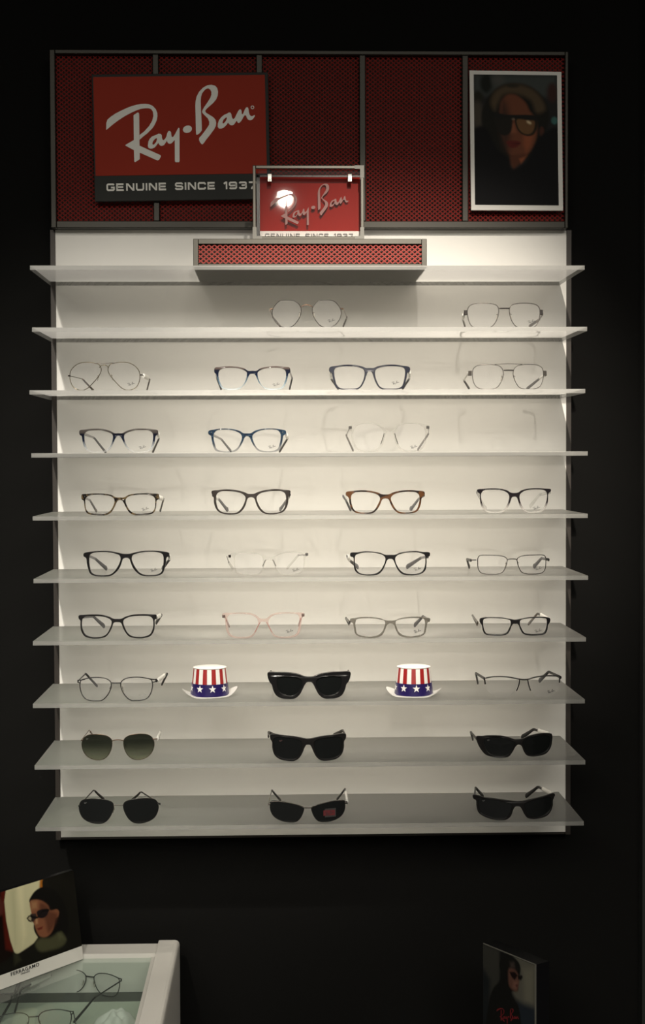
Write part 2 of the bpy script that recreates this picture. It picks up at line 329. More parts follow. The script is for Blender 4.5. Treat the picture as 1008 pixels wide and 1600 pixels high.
# wide block letters: thick polylines
def thick(pts, w, closed=False):
    P = [Vector(p) for p in pts]; n = len(P); L, R = [], []
    for i in range(n):
        a = P[i-1] if (closed or i > 0) else None; b = P[(i+1) % n] if (closed or i < n-1) else None
        d1 = (P[i]-a).normalized() if a is not None else None; d2 = (b-P[i]).normalized() if b is not None else None
        if d1 is None: d1 = d2
        if d2 is None: d2 = d1
        t = (d1+d2); t = t.normalized() if t.length > 1e-6 else d1
        nrm = Vector((-t.y, t.x)); k = (w/2)/max(nrm.dot(Vector((-d1.y, d1.x))), .5)
        L.append(P[i]+nrm*k); R.append(P[i]-nrm*k)
    return L, R
GL = {'G': [[(1.15,.80),(1.02,.90),(.25,.90),(.12,.78),(.12,.22),(.25,.10),(1.0,.10),(1.13,.22),(1.13,.46),(.68,.46)]],
      'E': [[(1.1,.90),(.12,.90),(.12,.10),(1.12,.10)], [(.12,.5),(1.05,.5)]],
      'N': [[(.12,0),(.12,.88),(.28,.88),(1.0,.12),(1.13,.12),(1.13,1.0)]],
      'U': [[(.12,1),(.12,.25),(.25,.10),(1.0,.10),(1.13,.25),(1.13,1)]],
      'I': [[(.12,0),(.12,1)]],
      'S': [[(1.12,.74),(1.10,.82),(1.0,.90),(.25,.90),(.13,.80),(.13,.62),(.25,.53),(1.0,.48),(1.13,.38),(1.13,.20),(1.0,.10),(.25,.10),(.13,.18),(.10,.28)]],
      'C': [[(1.13,.68),(1.13,.80),(1.0,.90),(.25,.90),(.12,.78),(.12,.22),(.25,.10),(1.0,.10),(1.13,.20),(1.13,.34)]],
      '1': [[(.02,.74),(.30,.92),(.42,.92),(.42,0)]],
      '9': [[(1.13,.5),(.25,.48),(.12,.58),(.12,.80),(.25,.90),(1.0,.90),(1.13,.80),(1.13,.22),(1.0,.10),(.25,.10),(.12,.2)]],
      '3': [[(.12,.78),(.25,.90),(1.0,.90),(1.12,.80),(1.12,.62),(1.0,.51),(.45,.51)], [(1.0,.51),(1.13,.40),(1.13,.20),(1.0,.10),(.25,.10),(.12,.24)]],
      '7': [[(.08,.90),(1.08,.90),(1.08,.78),(.45,0)]]}
GW = {'I': .24, '1': .54, ' ': .75}
def wide_text(mb, text, height, x0, z0, y0, y1, squeeze=1.0, gap=.26, clip=None, mi=0):
    x = 0
    for ch in text:
        for st in GL.get(ch, []):
            L, R = thick([(a, b) for a, b in st], .235)
            for i in range(len(L)-1):
                q = [L[i], L[i+1], R[i+1], R[i]]
                q = [(x0+(x+p.x)*height*squeeze, z0+(p.y if clip is None else max(p.y, clip))*height) for p in q]
                mb.prism(q, y0, y1, mi)
        x += GW.get(ch, 1.25)+gap
    return x*height*squeeze

# ------------------------------------------------------------------ header, panel and frame
def mesh_grid(x0, x1, z0, z1, y, cw=.0091, ch=.0074, wd=.00082, th=.0007):
    m = MB()
    for sgn in (1, -1):
        d = Vector((cw, sgn*ch)).normalized(); nrm = Vector((-d.y, d.x)); yy = y + (0 if sgn == 1 else -.0006)
        span = (x1-x0)+(z1-z0)*cw/ch; k = int(span/cw)+2
        for i in range(-1, k):
            if sgn == 1: xs = x0-(z1-z0)*cw/ch+i*cw
            else: xs = x0+i*cw
            # line: point (xs, z0) direction (cw, sgn*ch); for sgn -1 direction (-cw, ch)
            dd = (cw/ch)*(1 if sgn == 1 else -1)
            za, zb = z0, z1
            xa, xb = xs, xs+(z1-z0)*dd
            # clip in x
            def cl(xa, za, xb, zb):
                if max(xa, xb) <= x0 or min(xa, xb) >= x1: return None
                def at_x(x): return za+(zb-za)*(x-xa)/(xb-xa)
                pa, pb = (xa, za), (xb, zb)
                if pa[0] < x0: pa = (x0, at_x(x0))
                if pa[0] > x1: pa = (x1, at_x(x1))
                if pb[0] < x0: pb = (x0, at_x(x0))
                if pb[0] > x1: pb = (x1, at_x(x1))
                return pa, pb
            c = cl(xa, za, xb, zb)
            if not c: continue
            (ax, az), (bx, bz) = c
            if abs(bz-az) < 1e-4: continue
            dr = Vector((bx-ax, bz-az)).normalized(); nn = Vector((-dr.y, dr.x))*wd
            q = [(ax+nn.x, az+nn.y), (bx+nn.x, bz+nn.y), (bx-nn.x, bz-nn.y), (ax-nn.x, az-nn.y)]
            m.hexa([(p[0], yy-th, p[1]) for p in q], [(p[0], yy, p[1]) for p in q])
    return m
HY = -0.026
hx0, hx1 = at(79.5, 350, HY).x, at(888, 350, HY).x
hz1 = at(84, 77, HY).z; hz0 = at(484, 356.3, HY).z
ix0, ix1 = at(88, 340, HY).x, at(883, 340, HY).x; iz1 = at(300, 84.5, HY).z; iz0 = at(484, 345.3, HY).z
head = thing('header_board', 'wide dark steel framed header of five red metal mesh bays over white panel', 'signboard', ((hx0+hx1)/2, 0.03, hz0))
ox, oy, oz = head.location
def rel(m):
    m.v = [(a-ox, b-oy, c-oz) for a, b, c in m.v]; return m
m = MB(); m.box((hx0, HY, hz0), (ix0, 0.03, hz1)); m.box((ix1, HY, hz0), (hx1, 0.03, hz1)); m.box((ix0, HY, iz1), (ix1, 0.03, hz1)); m.box((ix0, HY, hz0), (ix1, 0.03, iz0))
bevel(rel(m).build('outer_frame', M_STEEL, head), .0012)
m = MB(); m.box((ix0, -0.006, iz0), (ix1, 0.028, iz1)); rel(m).build('backing_board', M_MESHBACK, head)
mull = []
for u0, u1 in ((239, 248.5), (401, 410.5), (562, 571.5), (722.5, 732)):
    a, b = at(u0, 220, HY).x, at(u1, 220, HY).x; mull.append((a, b))
    m = MB(); m.box((a, HY+.001, iz0), (b, -0.006, iz1)); bevel(rel(m).build('mullion', M_STEEL, head), .0012)
xs = [ix0]+[q for p in mull for q in p]+[ix1]
for i in range(5):
    rel(mesh_grid(xs[2*i], xs[2*i+1], iz0, iz1, -0.013)).build('red_mesh', M_MESH, head)

px0, px1 = -0.452, 0.452
pz0 = at(489, 1304, 0).z; pz1 = hz0
panel = thing('display_backboard', 'tall white display back panel with dark bronze side posts holding ten shelves', 'display panel', (0, 0.03, pz0))
ox, oy, oz = panel.location
m = MB(); m.box((px0, 0, pz0), (px1, 0.03, pz1+.0)); rel(m).build('white_board', M_PANEL, panel)
for s in (-1, 1):
    m = MB(); a = s*.452; b = s*.4605; m.box((a, -0.003, pz0-.004), (b, 0.03, pz1)); rel(m).build('side_post', M_BROWN, panel)
m = MB(); m.box((px0, 0.004, pz0-.005), (px1, 0.03, pz0)); rel(m).build('bottom_rail', M_BROWN, panel)

# ------------------------------------------------------------------ shelves
SD = 0.2280; ST = 0.0068
vfront = [(415, 414.8), (512, 510.4), (610, 607.6), (708.3, 705.3), (807, 802.7), (904.5, 899.7), (1002.5, 995.5), (1100.6, 1092), (1196.7, 1187.5), (1293, 1283)]
ufront = [(46.8, 913.6), (50, 917.5), (46, 914.6), (49, 918.6), (51, 918.6), (52.4, 919), (51.4, 915.8), (51.4, 914), (54, 914.7), (55.4, 912.4)]
SHZ = []
order = ['topmost', 'second from top', 'third from top', 'fourth from top', 'fifth from top', 'sixth from top', 'seventh from top', 'third from bottom', 'second from bottom', 'bottommost']
hold = ['carrying the red mesh box and framed sign', 'holding only two wire frames', 'holding an aviator frame and three other pairs', 'seen edge on, holding three pairs', 'holding two tortoise and two dark pairs',
        'holding two black, one clear and one thin metal pair', 'holding a pink and a grey see-through pair', 'holding two striped paper hats', 'holding round graduated sunglasses', 'holding three dark sunglasses above the bare wall']
for k in range(10):
    a = at(ufront[k][0], vfront[k][0], -SD); b = at(ufront[k][1], vfront[k][1], -SD); z = (a.z+b.z)/2; SHZ.append(z)
    m = MB(); x0, x1 = a.x, b.x
    vs = [(x0,-SD,z-ST),(x1,-SD,z-ST),(x1,0,z-ST),(x0,0,z-ST),(x0,-SD,z),(x1,-SD,z),(x1,0,z),(x0,0,z)]
    cx = (x0+x1)/2; vs = [(p[0]-cx, p[1], p[2]-z) for p in vs]
    m.add(vs, [(4,5,6,7)], 0); m.add(vs, [(0,3,2,1)], 2); m.add(vs, [(0,1,5,4),(1,2,6,5),(2,3,7,6),(3,0,4,7)], 1)
    o = m.build('display_shelf', [M_SHELF, M_SHELFEDGE, M_SHELFUNDER]); o.location = (cx, 0, z)
    tag(o, f'{order[k]} frosted acrylic shelf, {hold[k]}', 'shelf', 'frosted acrylic shelves')
print('shelf z', [round(z, 4) for z in SHZ])

# ------------------------------------------------------------------ mesh box on the top shelf
BY = -0.212
b0 = at(302, 412, BY); b1 = at(667, 373.2, BY); bz0 = SHZ[0]; bz1 = b1.z
box = thing('mesh_box', 'low steel box with red diamond mesh front on the topmost shelf', 'display box', ((b0.x+b1.x)/2, BY/2, bz0))
ox, oy, oz = box.location
m = MB(); fx = .0085; fzt = .0085; fzb = .0052
m.box((b0.x, BY, bz0), (b0.x+fx, BY+.02, bz1)); m.box((b1.x-fx, BY, bz0), (b1.x, BY+.02, bz1)); m.box((b0.x+fx, BY, bz1-fzt), (b1.x-fx, BY+.02, bz1)); m.box((b0.x+fx, BY, bz0), (b1.x-fx, BY+.02, bz0+fzb))
bevel(rel(m).build('front_frame', M_STEEL2, box), .0007)
m = MB(); m.box((b0.x, BY+.02, bz0), (b1.x, -0.001, bz1)); rel(m).build('casing', M_PANEL, box, label='white casing')
m = MB(); m.box((b0.x+fx, BY+.014, bz0+fzb), (b1.x-fx, BY+.0195, bz1-fzt)); rel(m).build('backing', M_MESHBACK, box)
rel(mesh_grid(b0.x+fx, b1.x-fx, bz0+fzb, bz1-fzt, BY+.005, wd=.00092)).build('red_mesh', pbr('red_mesh_lit_copy', (0.30, 0.04, 0.03), 0.5, noise=0.2, nscale=90, spec=0.15), box)  # lighter copy of the header mesh red, stronger light put into the colour

# ------------------------------------------------------------------ framed plexiglass sign standing on the box
FY = -0.205
f0 = at(395.3, 372.5, FY); f1 = at(568.5, 258.5, FY)
fz0 = bz1; fz1 = f1.z; fx0, fx1 = f0.x, f1.x; FD = .045
sign = thing('framed_sign', 'small chrome box frame with red plexiglass sign standing on the mesh box', 'sign', ((fx0+fx1)/2, FY, fz0))
ox, oy, oz = sign.location; t_ = .0052
m = MB()
m.box((fx0, FY, fz0), (fx0+t_, FY+.006, fz1)); m.box((fx1-t_, FY, fz0), (fx1, FY+.006, fz1)); m.box((fx0+t_, FY, fz1-t_), (fx1-t_, FY+.006, fz1)); m.box((fx0+t_, FY, fz0), (fx1-t_, FY+.006, fz0+t_))
bevel(rel(m).build('front_frame', M_STEEL2, sign), .0008)
for x in (fx0, fx1-t_):
    m = MB(); m.box((x, FY+.006, fz0), (x+t_, FY+FD, fz0+t_)); rel(m).build('depth_bar', M_STEEL2, sign)
M_CORNER = pbr('worn_steel_corner', (0.13, 0.125, 0.11), 0.5, metal=0.2)
for cx_, cz_, sx, sz in ((fx0, fz0, 1, 1), (fx1, fz0, -1, 1), (fx1, fz1, -1, -1)):
    m = MB(); m.box((cx_-sx*.0004, FY-.0006, cz_-sz*0), (cx_+sx*.0060, FY-.0001, cz_+sz*.020)); m.box((cx_+sx*.0060, FY-.0006, cz_), (cx_+sx*.015, FY-.0001, cz_+sz*.0056)); rel(m).build('corner_plate', M_CORNER, sign)
# rear dark frame + red card
ry = FY+FD
rx0, rx1 = at(401, 300, ry).x, at(565.5, 300, ry).x; rz1 = at(480, 274, ry).z; rz0 = fz0+.0005
m = MB(); m.box((rx0, ry, rz0), (rx0+.0055, ry+.006, rz1)); m.box((rx1-.003, ry, rz0), (rx1, ry+.006, rz1)); m.box((rx0, ry, rz1-.003), (rx1, ry+.006, rz1)); m.box((rx0, ry, rz0), (rx1, ry+.006, rz0+.003)); rel(m).build('rear_frame', M_BLACK, sign)
cx0, cx1 = rx0+.0055, rx1-.003; cz0 = at(480, 361.5, ry).z
m = MB(); m.box((cx0, ry-.0015, cz0), (cx1, ry+.004, rz1-.003)); rel(m).build('red_card', M_REDBRIGHT, sign)
m = MB(); m.box((cx0, ry-.0015, rz0+.003), (cx1, ry+.004, cz0)); rel(m).build('white_strip', M_WHITE, sign)
m = MB(); wide_text(m, 'GENUINE SINCE 1937', .0088, at(414, 361, ry).x, cz0-.0128, ry-.0022, ry-.0014, squeeze=.72, mi=0); rel(m).build('strip_lettering', pbr('grey_ink', (.12, .12, .12), .6), sign)
# tilted plexiglass plate, hung from two clips
py = FY+.0345
P0 = Vector(((rx0+rx1)/2, py, (rz0+rz1)/2)) 
P0 = at(445, 312, py)
nrm = ((KEY-P0).normalized()+(CAMP-P0).normalized()).normalized()
tilt = math.atan2(nrm.z, -nrm.y); yawp = math.atan2(nrm.x, -nrm.y)
print('plexi tilt', math.degrees(tilt), math.degrees(yawp))
pw, ph = (rx1-rx0)-.006, (rz1-rz0)-.004
pl = bpy.data.objects.new('plexiglass_plate', None)
m = MB(); m.box((-pw/2, 0, -ph/2), (pw/2, .003, ph/2)); pl = m.build('plexiglass_plate', M_PLEXI, sign)
pl.location = ((rx0+rx1)/2-ox, py-oy, (rz0+rz1)/2-oz+.009); pl.rotation_euler = (-tilt, 0, yawp)
k = (at(548, 312, py).x-at(424, 312, py).x)/233.0
place_mesh(LOGO_SILVER, 'plate_lettering', pl, (0.000, -.0006, -.001), (k, .0005, k*1.05), label='pale etched script lettering')
for u in (421.5, 546.5):
    c = at(u, 273, py-.006); m = MB(); m.box((c.x-.0034, py-.013, c.z-.0125), (c.x+.0034, py-.0105, c.z+.0005)); m.box((c.x-.0034, py-.0105, c.z-.002), (c.x+.0034, ry, c.z+.0005))
    m.tube([(c.x, py-.0145, c.z-.0095), (c.x, py-.013, c.z-.0095)], .0015, 10)
    cl = bevel(rel(m).build('clip', M_CHROME, sign), .0006)

# ------------------------------------------------------------------ big red sign
SY = -0.036
c = [at(145.3, 116.3, SY), at(421, 112.5, SY), at(421, 310.8, SY), at(145.7, 315, SY)]
ang = math.atan2(c[1].z-c[0].z, c[1].x-c[0].x); ang2 = math.atan2(c[2].z-c[3].z, c[2].x-c[3].x); ang = (ang+ang2)/2
W_, H_ = (c[1]-c[0]).length, (c[0]-c[3]).length
bs = thing('brand_sign', 'large red rectangular sign with white script lettering over charcoal strip, at left of header', 'sign', (c[0]+c[1]+c[2]+c[3])/4)
bs.rotation_euler = (0, -ang, 0)
m = MB(); m.box((-W_/2, 0, -H_/2), (W_/2, .0095, H_/2)); bevel(m.build('charcoal_board', M_SIGNGREY, bs), .001)
def bsl(u, v):   # to sign local x,z
    p = at(u, v, SY)-bs.location; return (p.x*math.cos(ang)+p.z*math.sin(ang), -p.x*math.sin(ang)+p.z*math.cos(ang))
r0 = bsl(149.6, 275); r1 = bsl(413.8, 117.2); 
m = MB(); m.box((r0[0], -.0012, r0[1]), (r1[0], 0, r1[1])); m.build('red_field', M_SIGNRED, bs)
lc = bsl(282, 190); kk = (at(400, 190, SY).x-at(200, 190, SY).x)/200
place_mesh(LOGO_BIG, 'script_lettering', bs, (lc[0], -.0016, lc[1]), (kk, .0009, kk), rot=(0, ang*.9, 0))
t0 = bsl(166.6, 298.6); m = MB(); wide_text(m, 'GENUINE SINCE 1937', 11.4*kk, t0[0], t0[1], -.0012, 0, squeeze=.905, gap=.235); m.build('block_lettering', M_LETTER, bs)

# ------------------------------------------------------------------ printed pictures (painted per vertex, soft edged)
def sdist(poly, X, Z):
    P = np.array(poly, float); n = len(P); d = np.full(X.shape, 1e9); ins = np.zeros(X.shape, bool)
    for i in range(n):
        a = P[i]; b = P[(i+1) % n]; e = b-a; wx = X-a[0]; wz = Z-a[1]
        t = np.clip((wx*e[0]+wz*e[1])/max(e @ e, 1e-9), 0, 1); d = np.minimum(d, np.hypot(wx-t*e[0], wz-t*e[1]))
        c1 = (a[1] <= Z) & (b[1] > Z); c2 = (a[1] > Z) & (b[1] <= Z); cr = e[0]*wz-e[1]*wx
        ins ^= (c1 & (cr > 0)) | (c2 & (cr < 0))
    return np.where(ins, -d, d)
def ell(cx, cy, rx, ry, rot=0, n=28):
    return [(cx+rx*math.cos(t)*math.cos(rot)-ry*math.sin(t)*math.sin(rot), cy+rx*math.cos(t)*math.sin(rot)+ry*math.sin(t)*math.cos(rot)) for t in [2*math.pi*k/n for k in range(n)]]
def print_material(name):
    m, nt, out = new_mat(name); b = nt.nodes.new('ShaderNodeBsdfPrincipled'); nt.links.new(b.outputs[0], out.inputs[0]); b.inputs['Roughness'].default_value = .5; b.inputs['Specular IOR Level'].default_value = .04
    a = nt.nodes.new('ShaderNodeAttribute'); a.attribute_name = 'ink'; nt.links.new(a.outputs['Color'], b.inputs['Base Color']); return m
M_PRINT = print_material('printed_photograph')
def picture(name, parent, box, corner, gain, base, ops, nx=90, nz=130, y=0.0):
    """box = picture space (x0,y0,x1,y1) y down; corner(fx,fz)->local point; ops=(poly,(r,g,b),softness[,opacity])"""
    x0, y0, x1, y1 = box; fx = np.linspace(0, 1, nx); fz = np.linspace(0, 1, nz); FX, FZ = np.meshgrid(fx, fz)
    X = x0+(x1-x0)*FX; Z = y0+(y1-y0)*FZ
    colr = np.ones(X.shape+(3,))*np.array(srgb(*base))
    for op in ops:
        poly, cc, soft = op[:3]; al = op[3] if len(op) > 3 else 1.0
        poly = [tuple(q) for q in catmull(poly, 4)] if len(poly) > 5 else poly
        mk = np.clip(.5-sdist(poly, X, Z)/(2*soft), 0, 1)*al; mk = mk*mk*(3-2*mk)
        colr = colr*(1-mk[..., None])+np.array(srgb(*cc))*mk[..., None]
    colr = np.clip(colr*gain, 0, .85)
    vs = [corner(a, b) for b in fz for a in fx]
    fs = [(j*nx+i, (j+1)*nx+i, (j+1)*nx+i+1, j*nx+i+1) for j in range(nz-1) for i in range(nx-1)]
    m = MB(); m.add(vs, fs); o = m.build(name, M_PRINT, parent)
    at_ = o.data.color_attributes.new('ink', 'FLOAT_COLOR', 'POINT'); at_.data.foreach_set('color', np.concatenate([colr.reshape(-1, 3), np.ones((nx*nz, 1))], 1).ravel())
    return o

# portrait on the header
PY = -0.034
c = [at(733.8, 110, PY), at(877.2, 112.3, PY), at(880, 328.8, PY), at(736.5, 328.2, PY)]
po = thing('portrait_poster', 'white bordered portrait of a person in large aviator sunglasses, at right of header', 'poster', (c[0]+c[1]+c[2]+c[3])/4)
cl_ = [p-po.location for p in c]
m = MB(); m.hexa([tuple(p) for p in cl_], [(p.x, p.y+.006, p.z) for p in cl_]); m.build('white_mount', pbr('white_mount_card', (.84, .83, .79), .6), po)
q = [at(740.2, 116.5, PY)-po.location, at(870.3, 117.8, PY)-po.location, at(873, 321, PY)-po.location, at(742.3, 320, PY)-po.location]
def bil(q, dy=-.0008):
    def f(a, b):
        t = q[0].lerp(q[1], a); s = q[3].lerp(q[2], a); p = t.lerp(s, b); return (p.x, p.y+dy, p.z)
    return f
ops = [([(90,95),(890,95),(890,300),(90,300)], (36,39,38), 40), (ell(210,180,60,95), (14,16,14), 30), (ell(130,310,50,60), (20,20,16), 25), (ell(330,150,60,50), (44,44,42), 40),
       (ell(850,260,50,90), (32,20,18), 30), (ell(120,480,60,130), (40,37,32), 40), (ell(870,530,30,35), (35,60,58), 12),
       ([(160,500),(180,400),(240,290),(330,210),(430,175),(560,180),(650,210),(740,280),(800,380),(820,480),(800,600),(760,720),(600,900),(300,900),(200,700)], (15,15,13), 18),
       ([(250,360),(300,250),(420,190),(560,190),(690,250),(770,360),(780,430),(700,460),(640,340),(500,280),(380,290),(330,360),(290,440)], (46,38,28), 30, .9),
       (ell(470,200,60,20), (22,22,18), 15, .8),
       ([(340,420),(360,340),(420,285),(500,290),(590,360),(630,440),(690,520),(700,640),(680,740),(620,840),(560,880),(470,880),(420,850),(380,740),(350,640)], (62,36,25), 18),
       ([(340,420),(380,330),(430,420),(450,600),(420,860),(360,780),(330,600)], (32,22,18), 45, .75),
       ([(430,870),(600,850),(560,920),(470,1000),(435,960)], (52,30,21), 20), ([(560,620),(680,640),(640,780),(590,850),(560,760)], (84,46,30), 25, .7), ([(520,900),(600,870),(540,950)], (92,52,34), 14, .7),
       (ell(745,640,22,50), (42,25,20), 14), ([(440,560),(480,560),(500,650),(440,660)], (80,48,34), 14, .7),
       ([(290,470),(400,485),(450,500),(460,560),(440,650),(380,680),(320,640),(290,560)], (18,17,15), 10), ([(490,510),(600,500),(700,520),(700,600),(660,670),(600,680),(540,655),(500,600)], (20,18,14), 7),
       ([(505,525),(600,515),(672,530),(670,610),(640,655),(590,662),(545,640),(512,590)], (62,44,28), 8), ([(270,465),(420,478),(700,490),(700,525),(500,515),(280,500)], (16,16,15), 7), (ell(622,550,26,14,.5), (130,118,95), 10, .7), (ell(470,520,14,8), (64,58,50), 7),
       ([(400,735),(450,725),(500,728),(540,745),(500,785),(440,795)], (54,20,18), 9), ([(410,757),(535,752),(480,762)], (28,12,12), 4),
       ([(90,620),(200,600),(300,800),(420,900),(450,1000),(560,950),(640,850),(720,690),(895,600),(905,1350),(95,1350)], (10,10,11), 20)]
picture('printed_portrait', po, (90, 95, 900, 1345), bil(q), 3.3, (20, 20, 20), ops)

# ------------------------------------------------------------------ eyewear
CS = 6.72
def unit_rad(p): return p
EYE_GROUP = 'spectacle frames and sunglasses on the shelves'
PADM = {}
def front_curve(x, kc): return kc*x*x
def bend_mesh(me, kc):
    for v in me.vertices: v.co.y += kc*v.co.x**2
def eyewear(spec):
    o0 = spec['o']; k = spec['shelf']; z0 = SHZ[k]; cxp = spec['cx']; kind = spec['kind']
    right = spec.get('outer') or spec['rim']
    vb = max(p[1] for p in right + spec.get('hole', []) + spec.get('outerL', []) + spec.get('holeL', [])); uc = o0[0]+cxp/CS; vbu = o0[1]+vb/CS
    if k in (1, 2) or k >= 5:
        p = at_z(uc, vbu, z0); yf = min(max(p.y, -.215), -.15)
    else: yf = spec.get('y', -.19)
    p = at(uc, vbu, yf); s = (at(uc+10, vbu, yf).x-at(uc, vbu, yf).x)/10/CS
    root = thing(spec.get('name', 'spectacles'), spec['label'], spec.get('cat', 'glasses'), (p.x, yf, z0), 0, spec.get('group'))
    kc = spec.get('wrap', 1.1)
    lift = spec.get('r', .0007) if kind == 'wire' else .0004
    R = lambda pts: [((x-cxp)*s, (vb-y)*s+lift) for x, y in pts]
    mir = lambda pts: [(-x, z) for x, z in pts]
    hole = R(spec.get('hole') or spec['rim']); holeL = R(spec['holeL']) if 'holeL' in spec else mir(hole)
    n = 6
    loops = {1: [tuple(q) for q in catmull(hole, n)], -1: [tuple(q) for q in catmull(holeL, n)]}
    lensm = spec.get('lens', M_LENS)
    if kind == 'plastic':
        o = R(spec['outer']); ol = R(spec['outerL']) if 'outerL' in spec else mir(o)
        full = o + ol[1:-1][::-1] if 'outerL' not in spec else o + ol[1:-1][::-1]
        # outer: from top centre to right, to nose; then the left half backwards
        full = [tuple(q) for q in catmull(full, 5)]
        me = curve_fill(full, [loops[1], loops[-1]], spec.get('t', .0021), .0006); me.name = 'front_frame'
        bend_mesh(me, kc); me.materials.clear(); me.materials.append(spec['mat']); smooth_mesh(me, 50)
        fo = bpy.data.objects.new('front_frame', me); COL.objects.link(fo); fo.parent = root
    elif kind == 'wire':
        r = spec.get('r', .00055)
        for sd in (1, -1):
            m = MB(); m.tube([(x, front_curve(x, kc), max(z, r)) for x, z in loops[sd]], r, 8, closed=True); m.build('rim', spec['mat'], root, 60)
    # lenses
    for sd in (1, -1):
        lp = loops[sd]; m = MB()
        c0 = (sum(x for x, z in lp)/len(lp), sum(z for x, z in lp)/len(lp)); N = len(lp); hy = .0006
        sc_ = 1.012 if kind != 'rimless' else 1.0
        ring = [(c0[0]+(x-c0[0])*sc_, c0[1]+(z-c0[1])*sc_) for x, z in lp] if kind == 'plastic' else lp
        vs = []; rings = [1.0, .66, .33]
        for side in (-hy, hy):
            for rr in rings: vs += [(c0[0]+(x-c0[0])*rr, front_curve(c0[0]+(x-c0[0])*rr, kc)+side, max(c0[1]+(z-c0[1])*rr, .0004)) for x, z in ring]
            vs.append((c0[0], front_curve(c0[0], kc)+side, c0[1]))
        S_ = 3*N+1; fs = []
        for b, flip in ((0, 0), (S_, 1)):
            for i in range(N):
                j = (i+1) % N
                for g in (0, 1):
                    q = (b+g*N+i, b+g*N+j, b+(g+1)*N+j, b+(g+1)*N+i); fs.append(q if not flip else q[::-1])
                q = (b+2*N+i, b+2*N+j, b+3*N); fs.append(q if not flip else q[::-1])
        for i in range(N): fs.append((i, (i+1) % N, S_+(i+1) % N, S_+i))
        m.add(vs, fs); m.build('lens', lensm, root, 40)
    # logo print on the lens at the viewer's right / left
    if spec.get('logo'):
        lx, lz = R([spec['logo']])[0]; kk = spec.get('logow', 78)*s/233.0
        o = place_mesh(spec.get('logomesh', LOGO_INK), 'lens_print', root, (lx, front_curve(lx, kc)-.0009, lz), (kk, .00015, kk)); o['label'] = 'tiny dark script print' if spec.get('logomesh', LOGO_INK) is LOGO_INK else 'tiny pale script print'
    # extra bars, given as lists of points: (points, radius, material, name)
    for pts, r, mt, nm in spec.get('bars', []):
        pp = R(pts); pp = [tuple(q) for q in catmull(pp, 5, closed=False)] if len(pp) > 2 else pp
        m = MB(); m.tube([(x, front_curve(x, kc)-.0006, max(z, r if not isinstance(r, list) else .001)) for x, z in pp], r, 8); m.build(nm, mt, root, 60)
    for pts, mt, nm in spec.get('blocks', []):   # solid end pieces as small prisms
        m = MB(); pp = R(pts); xm = pp[0][0]; m.prism(pp, front_curve(xm, kc)-.001, front_curve(xm, kc)+.005); bevel(m.build(nm, mt, root), .0004)
    for pt in spec.get('rivets', []):
        for sx in (1, -1):
            x, z = R([pt])[0]; x *= sx; y = front_curve(x, kc)-.0029; m = MB(); m.tube([(x, y, z), (x, y+.0006, z)], [(.0011, .0008)]*2, 10); m.build('rivet', M_CHROME, root)
    # nose pads on wires
    if spec.get('pads'):
        for sd, (pu, pv) in zip((1, -1), spec['pads'] if len(spec['pads']) == 2 else [spec['pads'][0], (2*cxp-spec['pads'][0][0], spec['pads'][0][1])]):
            x, z = R([(pu, pv)])[0]; dx = -sd
            m = MB(); m.tube([(x+sd*.0018, 0, z+.002), (x, .003, z+.003), (x, .004, z)], .00045, 6); a = m.build('pad_arm', spec['mat'], root, 60)
            m = MB(); nn = 10
            for j in range(1): m.tube([(x, .0050, z+.0052), (x+sd*.0003, .0046, z+.003), (x+sd*.0009, .0044, z), (x+sd*.0018, .0046, z-.0035), (x+sd*.0024, .0050, z-.0055)], [(.0004, .0006), (.0008, .0018), (.0009, .0022), (.0008, .0016), (.0003, .0005)], 10, lateral=(1, 0, 0))
            m.build('nose_pad', M_PAD, a, 60)
    # temples
    T = spec.get('T', {}); st = spec.get('temple', 'plastic'); tm = spec.get('tmat', spec['mat']); tipm = spec.get('tipmat', tm)
    ymax = -.012-yf
    for sd, key in ((1, 'R'), (-1, 'L')):
        pts = T[key]; W3 = []
        deps = {3: (.004, .094, .136), 4: (.004, .05, .094, .136), 2: (.004, .07)}[len(pts)]
        for (pu, pv), dd in zip(pts, deps):
            extra = front_curve(.065, kc) if dd == .004 else front_curve(.065, kc)*.7
            yy = min(yf+dd+extra, -.012); q = at(o0[0]+pu/CS, o0[1]+pv/CS, yy); W3.append(np.array([q.x-root.location.x, yy-yf, q.z-z0]))
        W3 = [np.array([a[0], a[1], max(a[2], .0022)]) for a in W3]
        # hinge attaches to the corner of the front
        h, b, t = W3[0], W3[-2], W3[-1]
        core = W3[:-2]+[W3[-3]*.18+b*.82, b*.96+t*.04, b*.62+t*.38, t]
        path = [tuple(q) for q in catmull(core, 7, closed=False)]; N = len(path)
        L = [0]
        for i in range(1, N): L.append(L[-1]+float(np.linalg.norm(np.array(path[i])-np.array(path[i-1]))))
        tt = [l/L[-1] for l in L]
        if st == 'wire': rr = [(.0006, .0009) for _ in tt]; tipr = lambda q: (.0013, .0016+.0007*q)
        elif st == 'slim': rr = [(.0009, .0013) for _ in tt]; tipr = lambda q: (.0015, .0020+.0010*q)
        elif st == 'paddle': rr = [(.0014, .0026-.0008*q+.0016*max(0, q-.55)/.45) for q in tt]; tipr = lambda q: (.0017, .0023+.0022*q)
        else: rr = [(.0013, .0029-.0010*min(q/.5, 1)+.0006*max(0, q-.5)*2) for q in tt]; tipr = lambda q: (.0015, .0020+.0012*q)
        cut = spec.get('cut', .60); i0 = next(i for i, q in enumerate(tt) if q >= cut)
        m = MB(); m.tube(path[:i0+1], rr[:i0+1], 10, lateral=(1, 0, 0)); te = m.build('temple', tm, root, 60)
        m = MB(); seg = path[i0:]; q_ = [(a-tt[i0])/(1-tt[i0]) for a in tt[i0:]]
        rad = [tipr(q) for q in q_]
